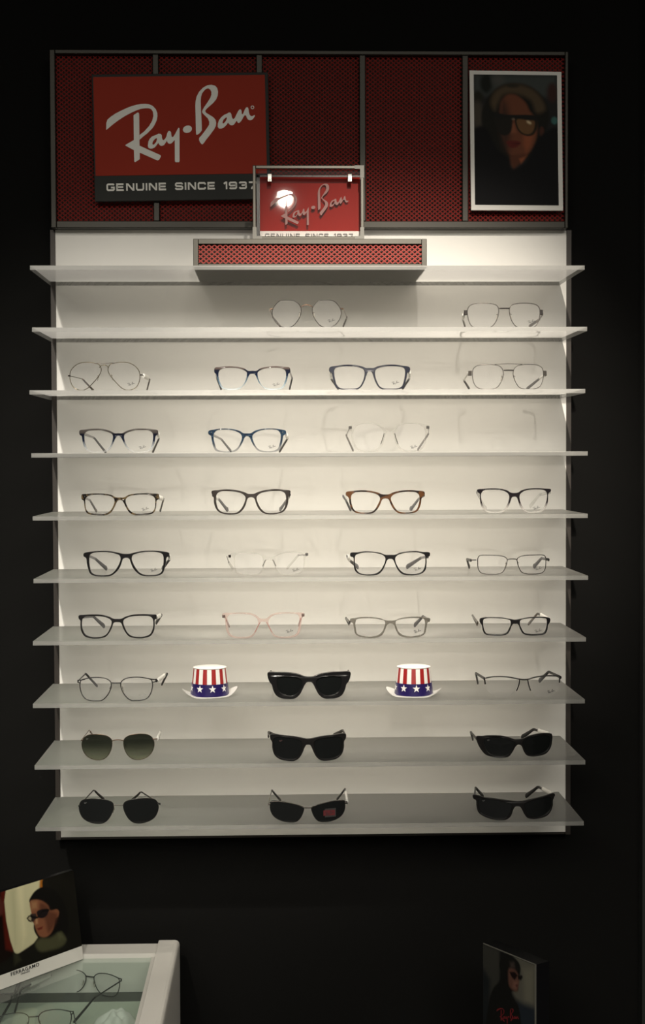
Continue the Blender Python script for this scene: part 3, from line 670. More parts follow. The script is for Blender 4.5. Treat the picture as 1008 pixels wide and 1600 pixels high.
        # rounded end
        e = np.array(seg[-1]); d = e-np.array(seg[-2]); d = d/np.linalg.norm(d); hh = rad[-1][1]
        seg = list(seg)+[tuple(e+d*hh*.5), tuple(e+d*hh*.8)]; rad += [(rad[-1][0]*.85, hh*.75), (rad[-1][0]*.5, hh*.35)]
        seg = [(a, b_, max(c_, r_[1])) for (a, b_, c_), r_ in zip(seg, rad)]
        m.tube(seg, rad, 10, lateral=(1, 0, 0)); m.build('temple_tip', tipm, te, 60)
        if key in spec.get('tags', 'R'):
            i = max(1, int(N*.10)); j = max(i+2, int(N*.24)); a, b2 = np.array(path[i]), np.array(path[j]); m = MB()
            m.tube([tuple(a), tuple(b2)], [(.0021, .0040)]*2, 8, lateral=(1, 0, 0)); m.build('price_tag', M_TAG, te, 40)
    # hinge blocks between front and temple for plain wires
    return root

G = []
def g(**k): G.append(k)
BARH = 'bridge'
g(o=(410,455), shelf=1, cx=467, kind='wire', mat=M_DARKWIRE, r=.0006, rim=[(530,175),(560,132),(600,107),(670,99),(745,105),(785,135),(820,185),(830,230),(820,280),(790,330),(750,365),(680,388),(610,365),(570,322),(542,275),(527,220)],
  bars=[([(408,172),(430,156),(467,147),(504,156),(529,172)], .0007, M_ROSE, 'bridge'), ([(822,188),(852,188)], .0011, M_ROSE, 'end_piece'), ([(112,188),(80,190)], .0011, M_ROSE, 'end_piece')], pads=[(536,245)], logo=(725,310), temple='wire', tmat=M_ROSE, tipmat=M_TORTT,
  T={'R': [(852,192),(888,275),(850,368)], 'L': [(80,196),(112,275),(190,372)]}, label='thin rose-brown wire glasses with rounded eight-sided lenses, left pair on second shelf', tags='')
g(o=(710,455), shelf=1, cx=522, kind='wire', mat=M_GUN, r=.00065, rim=[(580,190),(600,155),(650,138),(750,132),(840,140),(882,160),(901,195),(903,240),(890,310),(865,360),(820,388),(740,396),(690,390),(640,366),(602,312),(583,250)],
  bars=[([(470,187),(522,186),(578,187)], .0011, M_DARKWIRE, 'bridge')], blocks=[([(903,198),(934,200),(936,255),(905,250)], M_DARKWIRE, 'end_piece'), ([(141,202),(107,203),(105,255),(139,252)], M_DARKWIRE, 'end_piece')], pads=[(590,262)], logo=(810,320), temple='plastic', tmat=M_CLEARDARK, tipmat=M_TORTT,
  T={'R': [(925,240),(890,300),(790,368)], 'L': [(100,240),(90,300),(112,368)]}, label='squared silver wire glasses with dark block hinges, right pair on second shelf', tags='L')
g(o=(95,550), shelf=2, cx=462, kind='wire', mat=M_GOLD, r=.00065, rim=[(499,175),(520,135),(570,117),(650,110),(720,117),(780,150),(820,200),(831,260),(820,320),(790,372),(740,398),(690,402),(640,380),(590,332),(532,265),(503,215)],
  bars=[([(330,118),(462,121),(594,115)], .0006, M_GUN, 'top_bar'), ([(408,168),(425,147),(460,140),(487,147),(500,168)], .0006, M_GOLD, 'bridge'), ([(831,242),(862,243)], .0012, M_DARKWIRE, 'end_piece'), ([(100,250),(75,250)], .0012, M_DARKWIRE, 'end_piece')], pads=[(530,262), (397,268)], logo=(738,335), temple='wire', tmat=M_GOLD, tipmat=M_TORTT, cut=.66,
  T={'R': [(860,245),(935,283),(905,400)], 'L': [(88,252),(225,282),(345,405)]}, label='pale gold wire aviator glasses with teardrop lenses and double bridge, leftmost on third shelf', tags='R')
g(o=(320,555), shelf=2, cx=500, kind='plastic', mat=M_BLUEG, hole=[(556,200),(558,180),(590,155),(650,137),(740,130),(810,138),(845,160),(855,195),(850,250),(825,310),(800,338),(740,348),(660,345),(620,330),(590,300),(565,250)],
  outer=[(500,163),(545,163),(580,140),(650,122),(760,115),(840,122),(893,130),(897,180),(880,195),(870,240),(850,300),(830,335),(800,355),(700,363),(640,357),(600,325),(570,290),(545,235),(525,200),(500,195)],
  T={'R': [(890,165),(918,240),(892,352)], 'L': [(112,165),(128,240),(172,355)]}, tmat=M_CLEARDARK, tipmat=M_NAVYT, logo=(750,305), tags='', label='blue glasses fading to clear below, with brownish top rims, on third shelf')
g(o=(505,555), shelf=2, cx=490, kind='plastic', mat=M_NAVY, hole=[(545,185),(555,155),(590,135),(680,120),(790,122),(845,135),(860,155),(862,200),(850,270),(830,325),(790,349),(700,354),(630,349),(595,330),(570,290),(550,235)],
  outer=[(490,138),(530,138),(570,122),(640,108),(740,103),(830,113),(910,130),(912,175),(890,187),(878,240),(858,310),(838,347),(780,362),(700,367),(620,362),(580,335),(548,280),(525,215),(512,183),(490,174)],
  T={'R': [(905,165),(905,245),(835,350)], 'L': [(75,160),(85,250),(158,350)]}, tmat=M_CLEARDARK, tipmat=M_NAVYT, logo=(760,290), tags='LR', label='solid dark navy square glasses with pale tags at both hinges, on third shelf')
g(o=(715,555), shelf=2, cx=533, kind='wire', mat=M_GUN, r=.0006, rim=[(584,190),(592,150),(622,115),(680,100),(780,97),(850,105),(893,135),(905,180),(903,240),(885,300),(855,335),(790,354),(700,352),(650,335),(615,290),(590,230)],
  bars=[([(390,95),(533,90),(680,95)], .0005, M_GUN, 'top_bar'), ([(485,158),(533,157),(583,158)], .0011, M_DARKWIRE, 'bridge')], blocks=[([(905,160),(938,162),(941,215),(908,212)], M_GUN, 'end_piece'), ([(154,160),(117,162),(115,213),(152,212)], M_GUN, 'end_piece')], pads=[(594,235)], temple='plastic', tmat=M_TAG, tipmat=M_SMOKE,
  T={'R': [(925,205),(862,245),(730,352)], 'L': [(115,185),(66,262),(122,352)]}, tags='', label='squared silver wire glasses with straight double top bar and white temples, rightmost on third shelf')
g(o=(115,655), shelf=3, y=-.19, cx=474, kind='plastic', mat=M_BLUEG2, hole=[(532,185),(540,160),(580,138),(650,120),(730,117),(800,125),(830,150),(835,200),(825,260),(800,315),(760,335),(690,342),(620,330),(580,305),(550,260),(535,215)],
  outer=[(474,148),(515,148),(560,125),(640,104),(740,101),(820,108),(885,120),(883,165),(864,178),(854,230),(838,290),(812,332),(760,350),(680,356),(600,342),(560,308),(528,250),(508,205),(495,187),(474,181)],
  T={'R': [(885,150),(900,195),(832,348)], 'L': [(92,150),(215,195),(335,345)]}, tmat=M_CLEARDARK, tipmat=M_SMOKE, logo=(723,295), tags='R', label='navy glasses fading to clear with smoke grey brow line, leftmost on fourth shelf')
g(o=(315,655), shelf=3, y=-.19, cx=480, kind='plastic', mat=M_STRIPE, hole=[(535,190),(545,160),(590,130),(650,113),(740,108),(800,118),(828,150),(832,200),(820,260),(800,310),(750,332),(670,335),(610,320),(575,290),(548,240)],
  outer=[(480,148),(520,146),(560,122),(640,102),(740,97),(820,106),(885,122),(887,157),(862,172),(852,220),(838,280),(815,328),(750,346),(660,349),(590,330),(555,290),(527,240),(508,197),(495,183),(480,179)],
  T={'R': [(888,160),(905,200),(822,335)], 'L': [(95,155),(205,208),(305,330)]}, tmat=M_CLEARDARK, tipmat=M_SMOKE, logo=(740,288), rivets=[(855,136)], tags='R', label='striped blue glasses fading to clear with silver corner rivets, middle of fourth shelf')
g(o=(530,645), shelf=3, y=-.19, cx=528, kind='plastic', mat=M_CLEAR, hole=[(590,215),(592,180),(620,140),(680,112),(750,105),(830,110),(885,140),(905,180),(905,240),(890,310),(850,365),(780,386),(700,383),(645,350),(615,300),(600,260)],
  outer=[(528,178),(560,175),(590,140),(640,108),(720,96),(820,98),(890,108),(945,125),(948,160),(925,185),(922,240),(905,320),(865,378),(790,400),(700,398),(635,370),(600,325),(580,260),(565,210),(550,192),(528,188)],
  bars=[([(583,205),(592,240),(618,318)], .0007, M_GUN, 'pad_edge'), ([(473,205),(464,240),(438,318)], .0007, M_GUN, 'pad_edge')], blocks=[([(920,128),(950,128),(950,158),(920,158)], M_DARKWIRE, 'hinge'), ([(104,128),(136,128),(136,158),(104,158)], M_DARKWIRE, 'hinge')],
  T={'R': [(942,150),(935,225),(828,385)], 'L': [(115,150),(75,238),(145,392)]}, tmat=M_CLEARDARK, tipmat=M_CLEARDARK, temple='slim', logo=(785,345), tags='', label='colourless see-through rounded glasses with dark hinges, right end of fourth shelf')
g(o=(115,755), shelf=4, y=-.195, cx=490, kind='plastic', mat=M_TORTD, hole=[(548,200),(555,165),(590,140),(650,130),(760,125),(830,140),(855,170),(858,220),(848,280),(820,312),(750,325),(650,325),(600,300),(570,260)],
  outer=[(490,155),(540,150),(580,128),(650,115),(760,111),(850,116),(893,122),(893,175),(874,187),(867,240),(852,302),(827,326),(750,340),(640,340),(588,314),(552,260),(528,210),(512,188),(490,182)],
  T={'R': [(895,150),(945,165),(910,292)], 'L': [(95,150),(170,175),(240,295)]}, tmat=M_CLEARDARK, tipmat=M_TORTT, logo=(752,275), rivets=[(862,143)], tags='R', label='dark olive tortoiseshell rectangular glasses with silver rivets, leftmost on fifth shelf')
g(o=(320,750), shelf=4, y=-.195, cx=487, kind='plastic', mat=M_BRNM, hole=[(545,200),(550,175),(585,145),(650,128),(740,120),(810,125),(845,150),(855,200),(848,260),(830,310),(790,340),(710,352),(640,345),(595,310),(565,260)],
  outer=[(487,150),(520,148),(560,130),(640,110),(740,101),(830,108),(900,120),(895,160),(880,180),(877,240),(858,300),(822,342),(760,361),(690,366),(620,355),(572,315),(542,260),(525,205),(510,190),(487,185)],
  T={'R': [(895,155),(858,215),(792,312)], 'L': [(85,160),(150,205),(238,318)]}, tmat=M_BRNM, temple='paddle', tags='LR', label='plain matt dark brown glasses without lens print, second pair on fifth shelf')
g(o=(525,750), shelf=4, y=-.195, cx=520, kind='plastic', mat=M_TORT, hole=[(578,215),(580,185),(615,155),(680,137),(770,130),(840,138),(872,160),(880,200),(870,270),(845,320),(800,342),(720,347),(655,335),(620,300),(595,255)],
  outer=[(520,158),(560,155),(600,137),(680,119),(780,113),(860,120),(930,132),(933,165),(915,180),(902,200),(893,260),(867,322),(832,348),(740,361),(658,355),(612,320),(577,265),(560,222),(548,207),(520,202)],
  T={'R': [(925,160),(868,200),(785,312)], 'L': [(75,170),(105,215),(155,318)]}, tmat=M_NAVYT, temple='paddle', tags='', label='amber brown tortoiseshell glasses with dark navy temples, on fifth shelf')
g(o=(730,750), shelf=4, y=-.195, cx=495, kind='plastic', mat=M_BLKG, hole=[(548,190),(555,155),(590,125),(650,108),(740,105),(810,112),(838,140),(840,200),(825,260),(795,310),(740,335),(650,335),(600,310),(570,265)],
  outer=[(495,140),(535,135),(570,113),(640,95),(740,90),(820,96),(882,105),(878,130),(857,147),(853,210),(843,260),(817,312),(770,344),(700,352),(640,348),(587,322),(552,270),(532,215),(520,187),(495,180)],
  T={'R': [(870,130),(760,155),(665,272)], 'L': [(102,130),(135,190),(195,310)]}, tmat=M_CLEAR, tipmat=M_CLEAR, temple='paddle', logo=(728,295), tags='', label='black glasses fading to clear with colourless temples, right end of fifth shelf')
g(o=(125,845), shelf=5, cx=487, kind='plastic', mat=M_BLK, hole=[(545,190),(555,155),(600,135),(680,120),(770,118),(840,130),(870,150),(878,210),(870,280),(855,330),(820,355),(740,363),(660,355),(615,325),(575,270),(552,220)],
  outer=[(487,138),(530,135),(580,123),(650,110),(750,106),(850,113),(935,133),(935,165),(910,182),(902,240),(887,300),(867,347),(820,370),(740,377),(650,369),(598,335),(557,285),(533,225),(520,192),(487,180)],
  T={'R': [(935,160),(945,190),(868,290)], 'L': [(75,150),(160,188),(275,290)]}, tmat=M_SMOKE, tipmat=M_BLKM, temple='paddle', logo=(775,308), tags='R', label='large black glasses with white tag at right hinge, leftmost on sixth shelf')
g(o=(345,845), shelf=5, cx=510, kind='plastic', mat=M_CLEAR, hole=[(575,200),(580,170),(620,145),(700,132),(790,130),(850,145),(868,170),(870,230),(860,300),(830,335),(760,350),(680,356),(620,340),(590,300),(570,250)],
  outer=[(510,172),(540,170),(600,145),(680,122),(770,116),(850,122),(915,132),(918,160),(890,180),(882,250),(872,310),(845,345),(770,364),(670,370),(605,350),(575,300),(555,240),(540,210),(510,203)],
  blocks=[([(890,135),(920,135),(920,162),(890,162)], M_DARKWIRE, 'hinge'), ([(80,150),(108,150),(108,177),(80,177)], M_DARKWIRE, 'hinge')], bars=[([(545,200),(560,225),(580,270)], .0006, M_GUN, 'pad_edge'), ([(475,200),(460,225),(440,270)], .0006, M_GUN, 'pad_edge')],
  T={'R': [(905,150),(815,150),(700,285)], 'L': [(65,165),(85,230),(130,310)]}, tmat=M_CLEARDARK, tipmat=M_CLEAR, temple='slim', logo=(788,308), tags='', label='colourless see-through rectangular glasses on sixth shelf between two black pairs')
g(o=(530,845), shelf=5, cx=537, kind='plastic', mat=M_BLK, hole=[(592,220),(590,180),(620,150),(690,130),(780,123),(860,135),(900,155),(908,210),(900,280),(870,330),(820,350),(740,352),(680,340),(640,310),(610,265)],
  outer=[(537,150),(590,148),(640,128),(720,115),(810,112),(880,122),(953,130),(953,165),(924,177),(920,240),(908,312),(870,348),(810,363),(730,366),(663,353),(617,310),(588,250),(570,207),(555,194),(537,192)],
  T={'R': [(932,168),(862,178),(715,272)], 'L': [(82,160),(115,210),(195,275)]}, tmat=M_SMOKE, tipmat=M_BRNM, temple='paddle', logo=(822,298), tags='L', label='black rounded-rectangle glasses with brown paddle tips, second from right on sixth shelf')
g(o=(720,850), shelf=5, cx=540, kind='wire', mat=M_DARKWIRE, r=.0007, rim=[(592,165),(610,145),(650,130),(780,122),(880,128),(895,150),(898,200),(890,270),(865,305),(790,322),(700,320),(640,300),(610,250),(595,200)],
  bars=[([(489,170),(510,163),(570,163),(592,170)], .0008, M_DARKWIRE, 'bridge'), ([(896,163),(922,166)], .0014, M_BLACKWIRE, 'end_piece'), ([(168,172),(108,172)], .0009, M_BLACKWIRE, 'end_piece')], pads=[(598,215), (480,222)], logo=(818,262), temple='paddle', tmat=M_BLKM,
  T={'R': [(925,166),(850,150),(770,238)], 'L': [(108,172),(65,160),(90,245)]}, tags='', label='thin dark metal rectangular glasses, rightmost on sixth shelf')
g(o=(115,945), shelf=6, cx=462, kind='plastic', mat=M_BLKM, hole=[(522,185),(530,160),(570,135),(640,120),(730,118),(800,125),(830,150),(838,200),(830,260),(800,315),(740,338),(680,342),(610,330),(570,300),(540,245)],
  outer=[(462,150),(500,148),(550,125),(630,105),(730,101),(820,107),(870,114),(868,150),(854,162),(852,220),(843,280),(807,333),(740,353),(670,355),(588,337),(552,300),(522,245),(503,195),(490,185),(462,182)],
  T={'R': [(865,135),(925,105),(870,185)], 'L': [(70,130),(205,122),(318,222)]}, tmat=M_SMOKE, tipmat=M_BLKM, temple='paddle', tags='R', label='matt charcoal glasses without lens print, leftmost on seventh shelf')
g(o=(335,945), shelf=6, cx=515, kind='plastic', mat=M_PINK, hole=[(570,190),(580,150),(620,115),(690,98),(800,95),(870,105),(890,130),(892,190),(880,260),(860,310),(820,330),(700,338),(640,320),(605,280),(580,230)],
  outer=[(515,148),(550,142),(590,110),(650,87),(740,82),(850,85),(945,95),(945,125),(925,140),(915,200),(905,270),(875,325),(830,345),(710,352),(630,335),(595,290),(570,235),(550,190),(540,180),(515,178)],
  blocks=[([(918,100),(948,100),(948,130),(918,130)], M_DARKWIRE, 'hinge'), ([(84,110),(114,110),(114,138),(84,138)], M_DARKWIRE, 'hinge')], bars=[([(548,185),(565,215),(605,290)], .0007, M_PINKT, 'pad_edge'), ([(482,185),(465,215),(425,290)], .0007, M_PINKT, 'pad_edge')],
  T={'R': [(930,120),(905,150),(885,215)], 'L': [(112,125),(130,165),(155,225)]}, tmat=M_PINKT, tipmat=M_PINKT, temple='slim', logo=(790,278), tags='', label='pale pink see-through glasses, second pair on seventh shelf')
g(o=(530,945), shelf=6, cx=538, kind='plastic', mat=M_GREYT, hole=[(592,200),(600,175),(650,158),(730,148),(830,148),(890,160),(903,190),(900,250),(885,310),(840,330),(740,340),(670,325),(625,290),(605,245)],
  outer=[(538,172),(590,168),(650,146),(740,135),(850,135),(910,145),(957,155),(955,185),(930,200),(920,250),(905,310),(870,337),(780,352),(690,349),(630,327),(595,270),(575,220),(560,208),(538,203)],
  T={'R': [(945,165),(882,122),(795,212)], 'L': [(112,185),(72,140),(102,192)]}, tmat=M_SMOKE, tipmat=M_BLKM, temple='paddle', logo=(822,285), tags='', label='grey see-through rectangular glasses with black tips, on seventh shelf')
g(o=(730,945), shelf=6, cx=505, kind='plastic', mat=M_BLK, hole=[(552,200),(560,165),(620,148),(700,142),(790,142),(835,155),(840,200),(830,260),(805,300),(740,310),(660,310),(600,295),(570,250)],
  outer=[(505,158),(560,150),(640,135),(740,131),(830,134),(872,148),(875,180),(852,220),(844,270),(820,310),(750,325),(650,325),(588,307),(557,260),(542,220),(525,202),(505,202)],
  T={'R': [(865,160),(740,92),(645,202)], 'L': [(112,190),(55,108),(105,205)]}, tmat=M_TORTT, tipmat=M_TORTT, logo=(748,275), tags='R', label='black narrow rectangular glasses with brown temples, rightmost on seventh shelf')
g(o=(115,1040), shelf=7, cx=447, kind='wire', mat=M_BLACKWIRE, r=.00085, rim=[(497,215),(503,175),(545,142),(620,128),(700,129),(770,142),(815,158),(828,190),(825,250),(800,320),(760,360),(680,375),(600,370),(550,330),(512,270)],
  bars=[([(400,186),(447,187),(500,186)], .0011, M_BLACKWIRE, 'bridge'), ([(780,142),(820,152),(868,158)], .0009, M_BLACKWIRE, 'end_piece'), ([(820,188),(868,178)], .0009, M_BLACKWIRE, 'end_piece'), ([(120,146),(80,155),(46,158)], .0009, M_BLACKWIRE, 'end_piece'), ([(74,190),(46,180)], .0009, M_BLACKWIRE, 'end_piece'), ([(46,154),(46,184)], .0012, M_BLACKWIRE, 'end_piece'), ([(868,150),(868,184)], .0016, M_BLACKWIRE, 'end_piece')], pads=[(512,255), (388,255)], logo=(725,315), logomesh=LOGO_PALE, temple='slim', tmat=M_BLACKWIRE, tipmat=M_BLKM,
  T={'R': [(868,168),(985,82),(928,195)], 'L': [(46,165),(126,85),(245,212)]}, tags='R', label='black metal rounded-square glasses left of the striped hats')
g(o=(410,1035), shelf=7, cx=492, kind='plastic', mat=M_BLK, t=.0032, name='sunglasses', cat='sunglasses', lens=M_SUN, hole=[(565,230),(570,190),(600,165),(680,150),(780,150),(825,165),(830,210),(815,280),(790,320),(730,345),(660,345),(610,315),(580,270)],
  outer=[(492,150),(540,145),(600,122),(700,105),(820,102),(925,108),(925,160),(905,210),(885,235),(870,290),(840,345),(790,375),(720,384),(640,377),(590,335),(560,280),(535,230),(515,208),(492,205)],
  T={'R': [(915,125),(902,88),(880,150)], 'L': [(72,125),(90,92),(120,150)]}, tmat=M_SMOKE, tags='', rivets=[(890,157),(888,188)], label='chunky glossy black square sunglasses between the two striped hats')
g(o=(735,1035), shelf=7, cx=550, kind='rimless', mat=M_BLACKWIRE, hole=[(598,200),(630,165),(720,152),(880,150),(930,160),(935,220),(915,300),(860,345),(760,372),(690,357),(640,310),(608,255)],
  rim=[(600,200),(760,372)],
  bars=[([(160,168),(220,155),(300,150),(400,155),(480,170),(550,182),(610,178),(680,158),(780,146),(880,148),(945,152)], [.0011]*11*5 if False else .0011, M_BLACKWIRE, 'brow_bar'), ([(600,180),(612,235),(632,300)], .0009, M_BLACKWIRE, 'nose_arm'), ([(518,185),(508,240),(485,300)], .0009, M_BLACKWIRE, 'nose_arm'), ([(945,150),(942,180),(940,222)], .0012, M_BLACKWIRE, 'end_piece'), ([(150,168),(156,195),(160,232)], .0012, M_BLACKWIRE, 'end_piece')], logo=(848,308),
  T={'R': [(950,158),(825,98),(728,190)], 'L': [(148,170),(58,112),(78,208)]}, temple='paddle', tmat=M_BLKM, tags='', label='black half-rim glasses with open bottom lenses, right end of the hat shelf')
g(o=(115,1130), shelf=8, cx=466, kind='wire', mat=M_ROSE, r=.0006, name='sunglasses', cat='sunglasses', lens=M_SUNGRAD, rim=[(527,200),(535,170),(570,140),(630,122),(710,118),(780,128),(825,160),(845,210),(840,270),(810,330),(760,370),(690,390),(620,380),(570,340),(535,270)],
  bars=[([(406,188),(430,179),(467,175),(505,179),(528,188)], .0008, M_ROSE, 'bridge'), ([(830,178),(875,172)], .0009, M_ROSE, 'end_piece'), ([(98,182),(76,183)], .0009, M_ROSE, 'end_piece')], pads=[(540,235), (400,235)],
  T={'R': [(875,172),(918,80),(892,165)], 'L': [(80,182),(165,72),(208,135)]}, temple='wire', tags='R', cut=.75, logo=(145,165), logow=26, logomesh=LOGO_PALE, label='round wire sunglasses with lenses graduated from dark to light green')
g(o=(405,1130), shelf=8, cx=515, kind='plastic', mat=M_BLKM, name='sunglasses', cat='sunglasses', lens=M_SUN, hole=[(580,200),(620,170),(700,155),(800,145),(865,155),(878,190),(870,270),(848,332),(790,366),(720,378),(650,370),(612,333),(588,280)],
  outer=[(515,163),(560,157),(640,140),(760,128),(910,118),(912,165),(895,195),(892,260),(870,330),(820,375),(740,395),(660,395),(610,365),(575,310),(550,250),(535,228),(515,225)],
  T={'R': [(905,130),(880,76),(785,130)], 'L': [(98,140),(98,95),(178,140)]}, tmat=M_BRNM, temple='paddle', tags='', logo=(228,183), logow=34, logomesh=LOGO_SILVER, label='matt black square sunglasses in the middle of the second shelf from bottom')
g(o=(725,1130), shelf=8, cx=575, kind='plastic', mat=M_BLKM, wrap=2.4, name='sunglasses', cat='sunglasses', lens=M_SUN, hole=[(615,200),(660,160),(760,138),(870,136),(912,162),(908,230),(880,293),(800,332),(710,336),(660,310),(630,260)],
  holeL=[(535,200),(500,185),(440,162),(370,152),(270,155),(215,182),(225,240),(270,320),(350,346),(440,340),(490,300),(525,240)],
  outer=[(575,168),(610,165),(680,135),(760,118),(860,112),(930,130),(933,200),(915,270),(870,325),(800,348),(710,352),(655,335),(625,290),(605,240),(575,225)],
  outerL=[(575,168),(530,168),(470,148),(380,132),(260,133),(200,142),(140,150),(150,215),(190,290),(240,340),(330,362),(400,366),(470,350),(510,300),(545,240),(575,225)],
  T={'R': [(918,125),(735,64),(612,145)], 'L': [(135,165),(72,92),(92,160)]}, tmat=M_BLKM, temple='paddle', tags='R', logo=(262,182), logow=30, logomesh=LOGO_PALE, label='dark wraparound sunglasses with oval lenses, right end of second shelf from bottom')
g(o=(115,1225), shelf=9, cx=473, kind='wire', mat=M_DARKWIRE, r=.0007, name='sunglasses', cat='sunglasses', lens=M_SUN, rim=[(525,240),(535,200),(580,175),(680,160),(790,160),(860,180),(887,230),(885,290),(850,360),(790,400),(700,420),(630,410),(580,370),(540,300)],
  bars=[([(420,225),(470,222),(526,225)], .0008, M_GUN, 'bridge'), ([(884,215),(912,222)], .0014, M_BLACKWIRE, 'end_piece'), ([(68,232),(50,236)], .0014, M_BLACKWIRE, 'end_piece')], pads=[(530,275), (425,280)],
  T={'R': [(908,215),(712,82),(612,170)], 'L': [(60,232),(210,64),(315,158)]}, temple='slim', tmat=M_DARKWIRE, tipmat=M_BRNM, cut=.7, tags='', logo=(125,200), logow=30, logomesh=LOGO_PALE, label='dark metal sunglasses with rounded black lenses, leftmost on bottommost shelf')
g(o=(405,1225), shelf=9, cx=510, kind='wire', mat=M_DARKWIRE, r=.0007, name='sunglasses', cat='sunglasses', lens=M_SUN, rim=[(552,260),(600,235),(700,210),(800,192),(895,195),(903,240),(895,300),(860,355),(790,395),(700,412),(630,405),(590,370),(560,310)],
  bars=[([(450,248),(470,258),(510,261),(550,258),(566,248)], .0010, M_GUN, 'bridge'), ([(555,252),(600,234),(700,209),(800,191),(895,192)], .0008, M_GUN, 'top_trim'), ([(465,252),(420,234),(320,209),(220,195),(125,198)], .0008, M_GUN, 'top_trim'), ([(900,215),(928,215)], .0022, M_GUN, 'end_piece'), ([(120,222),(95,224)], .0018, M_GUN, 'end_piece')], pads=[(565,300), (458,305)],
  T={'R': [(925,205),(905,50),(820,157)], 'L': [(98,215),(132,66),(222,168)]}, temple='slim', tmat=M_GUN, tipmat=M_BLK, cut=.62, tags='R', sticker=(735,312), label='slim metal rectangular sunglasses with a red sticker on one lens')
g(o=(730,1220), shelf=9, cx=528, kind='plastic', mat=M_BLKM, wrap=2.0, name='sunglasses', cat='sunglasses', lens=M_SUN, hole=[(598,250),(660,218),(780,195),(880,186),(888,240),(878,310),(835,360),(755,388),(688,390),(640,370),(614,315)],
  outer=[(530,218),(600,212),(700,190),(800,172),(918,150),(918,195),(908,215),(904,280),(880,340),(838,380),(758,403),(688,406),(630,390),(598,350),(570,295),(550,272),(530,268)],
  outerL=[(530,218),(470,212),(380,200),(290,188),(180,178),(120,160),(72,160),(72,195),(100,215),(108,280),(125,340),(180,380),(270,408),(340,416),(410,408),(455,375),(485,300),(505,272),(530,268)],
  holeL=[(465,252),(400,226),(300,205),(200,196),(130,205),(128,270),(145,335),(200,370),(280,395),(350,400),(405,390),(440,355),(462,300)],
  T={'R': [(915,150),(748,64),(622,157)], 'L': [(78,170),(88,72),(165,158)]}, tmat=M_BLKM, temple='paddle', tags='R', logo=(180,215), logow=30, logomesh=LOGO_PALE, label='matt black sporty sunglasses with half-round lenses, right end of bottommost shelf')
ROOTS = []
for sp in G:
    if sp['kind'] == 'rimless': sp.setdefault('outer', None)
    r = eyewear(sp); ROOTS.append(r)
    if sp.get('sticker'):
        s = (at(500, 1280, -.2).x-at(490, 1280, -.2).x)/10/CS; vb = max(p[1] for p in sp['rim'])
        x, z = (sp['sticker'][0]-sp['cx'])*s, (vb-sp['sticker'][1])*s; y = 1.1*x*x-.0011
        m = MB(); w2, h2 = 70*s, 50*s
        def stk(w2, h2, y, mi):
            m.hexa([(x-w2, y, z-h2), (x+w2, y, z-h2*.8), (x+w2, y, z+h2), (x-w2, y, z+h2*.8)], [(x-w2, y+.0003, z-h2), (x+w2, y+.0003, z-h2*.8), (x+w2, y+.0003, z+h2), (x-w2, y+.0003, z+h2*.8)], mi)
        stk(w2, h2, y, 0); stk(w2*.86, h2*.62, y-.0003, 1)
        st = m.build('lens_sticker', [pbr('sticker_edge', (.035, .032, .032), .5), pbr('sticker_red', (.14, .012, .016), .5)], r, label='small red sticker')
        kk = 95*s/233; place_mesh(LOGO_INK, 'sticker_print', st, (x, y-.0006, z), (kk, .0001, kk))

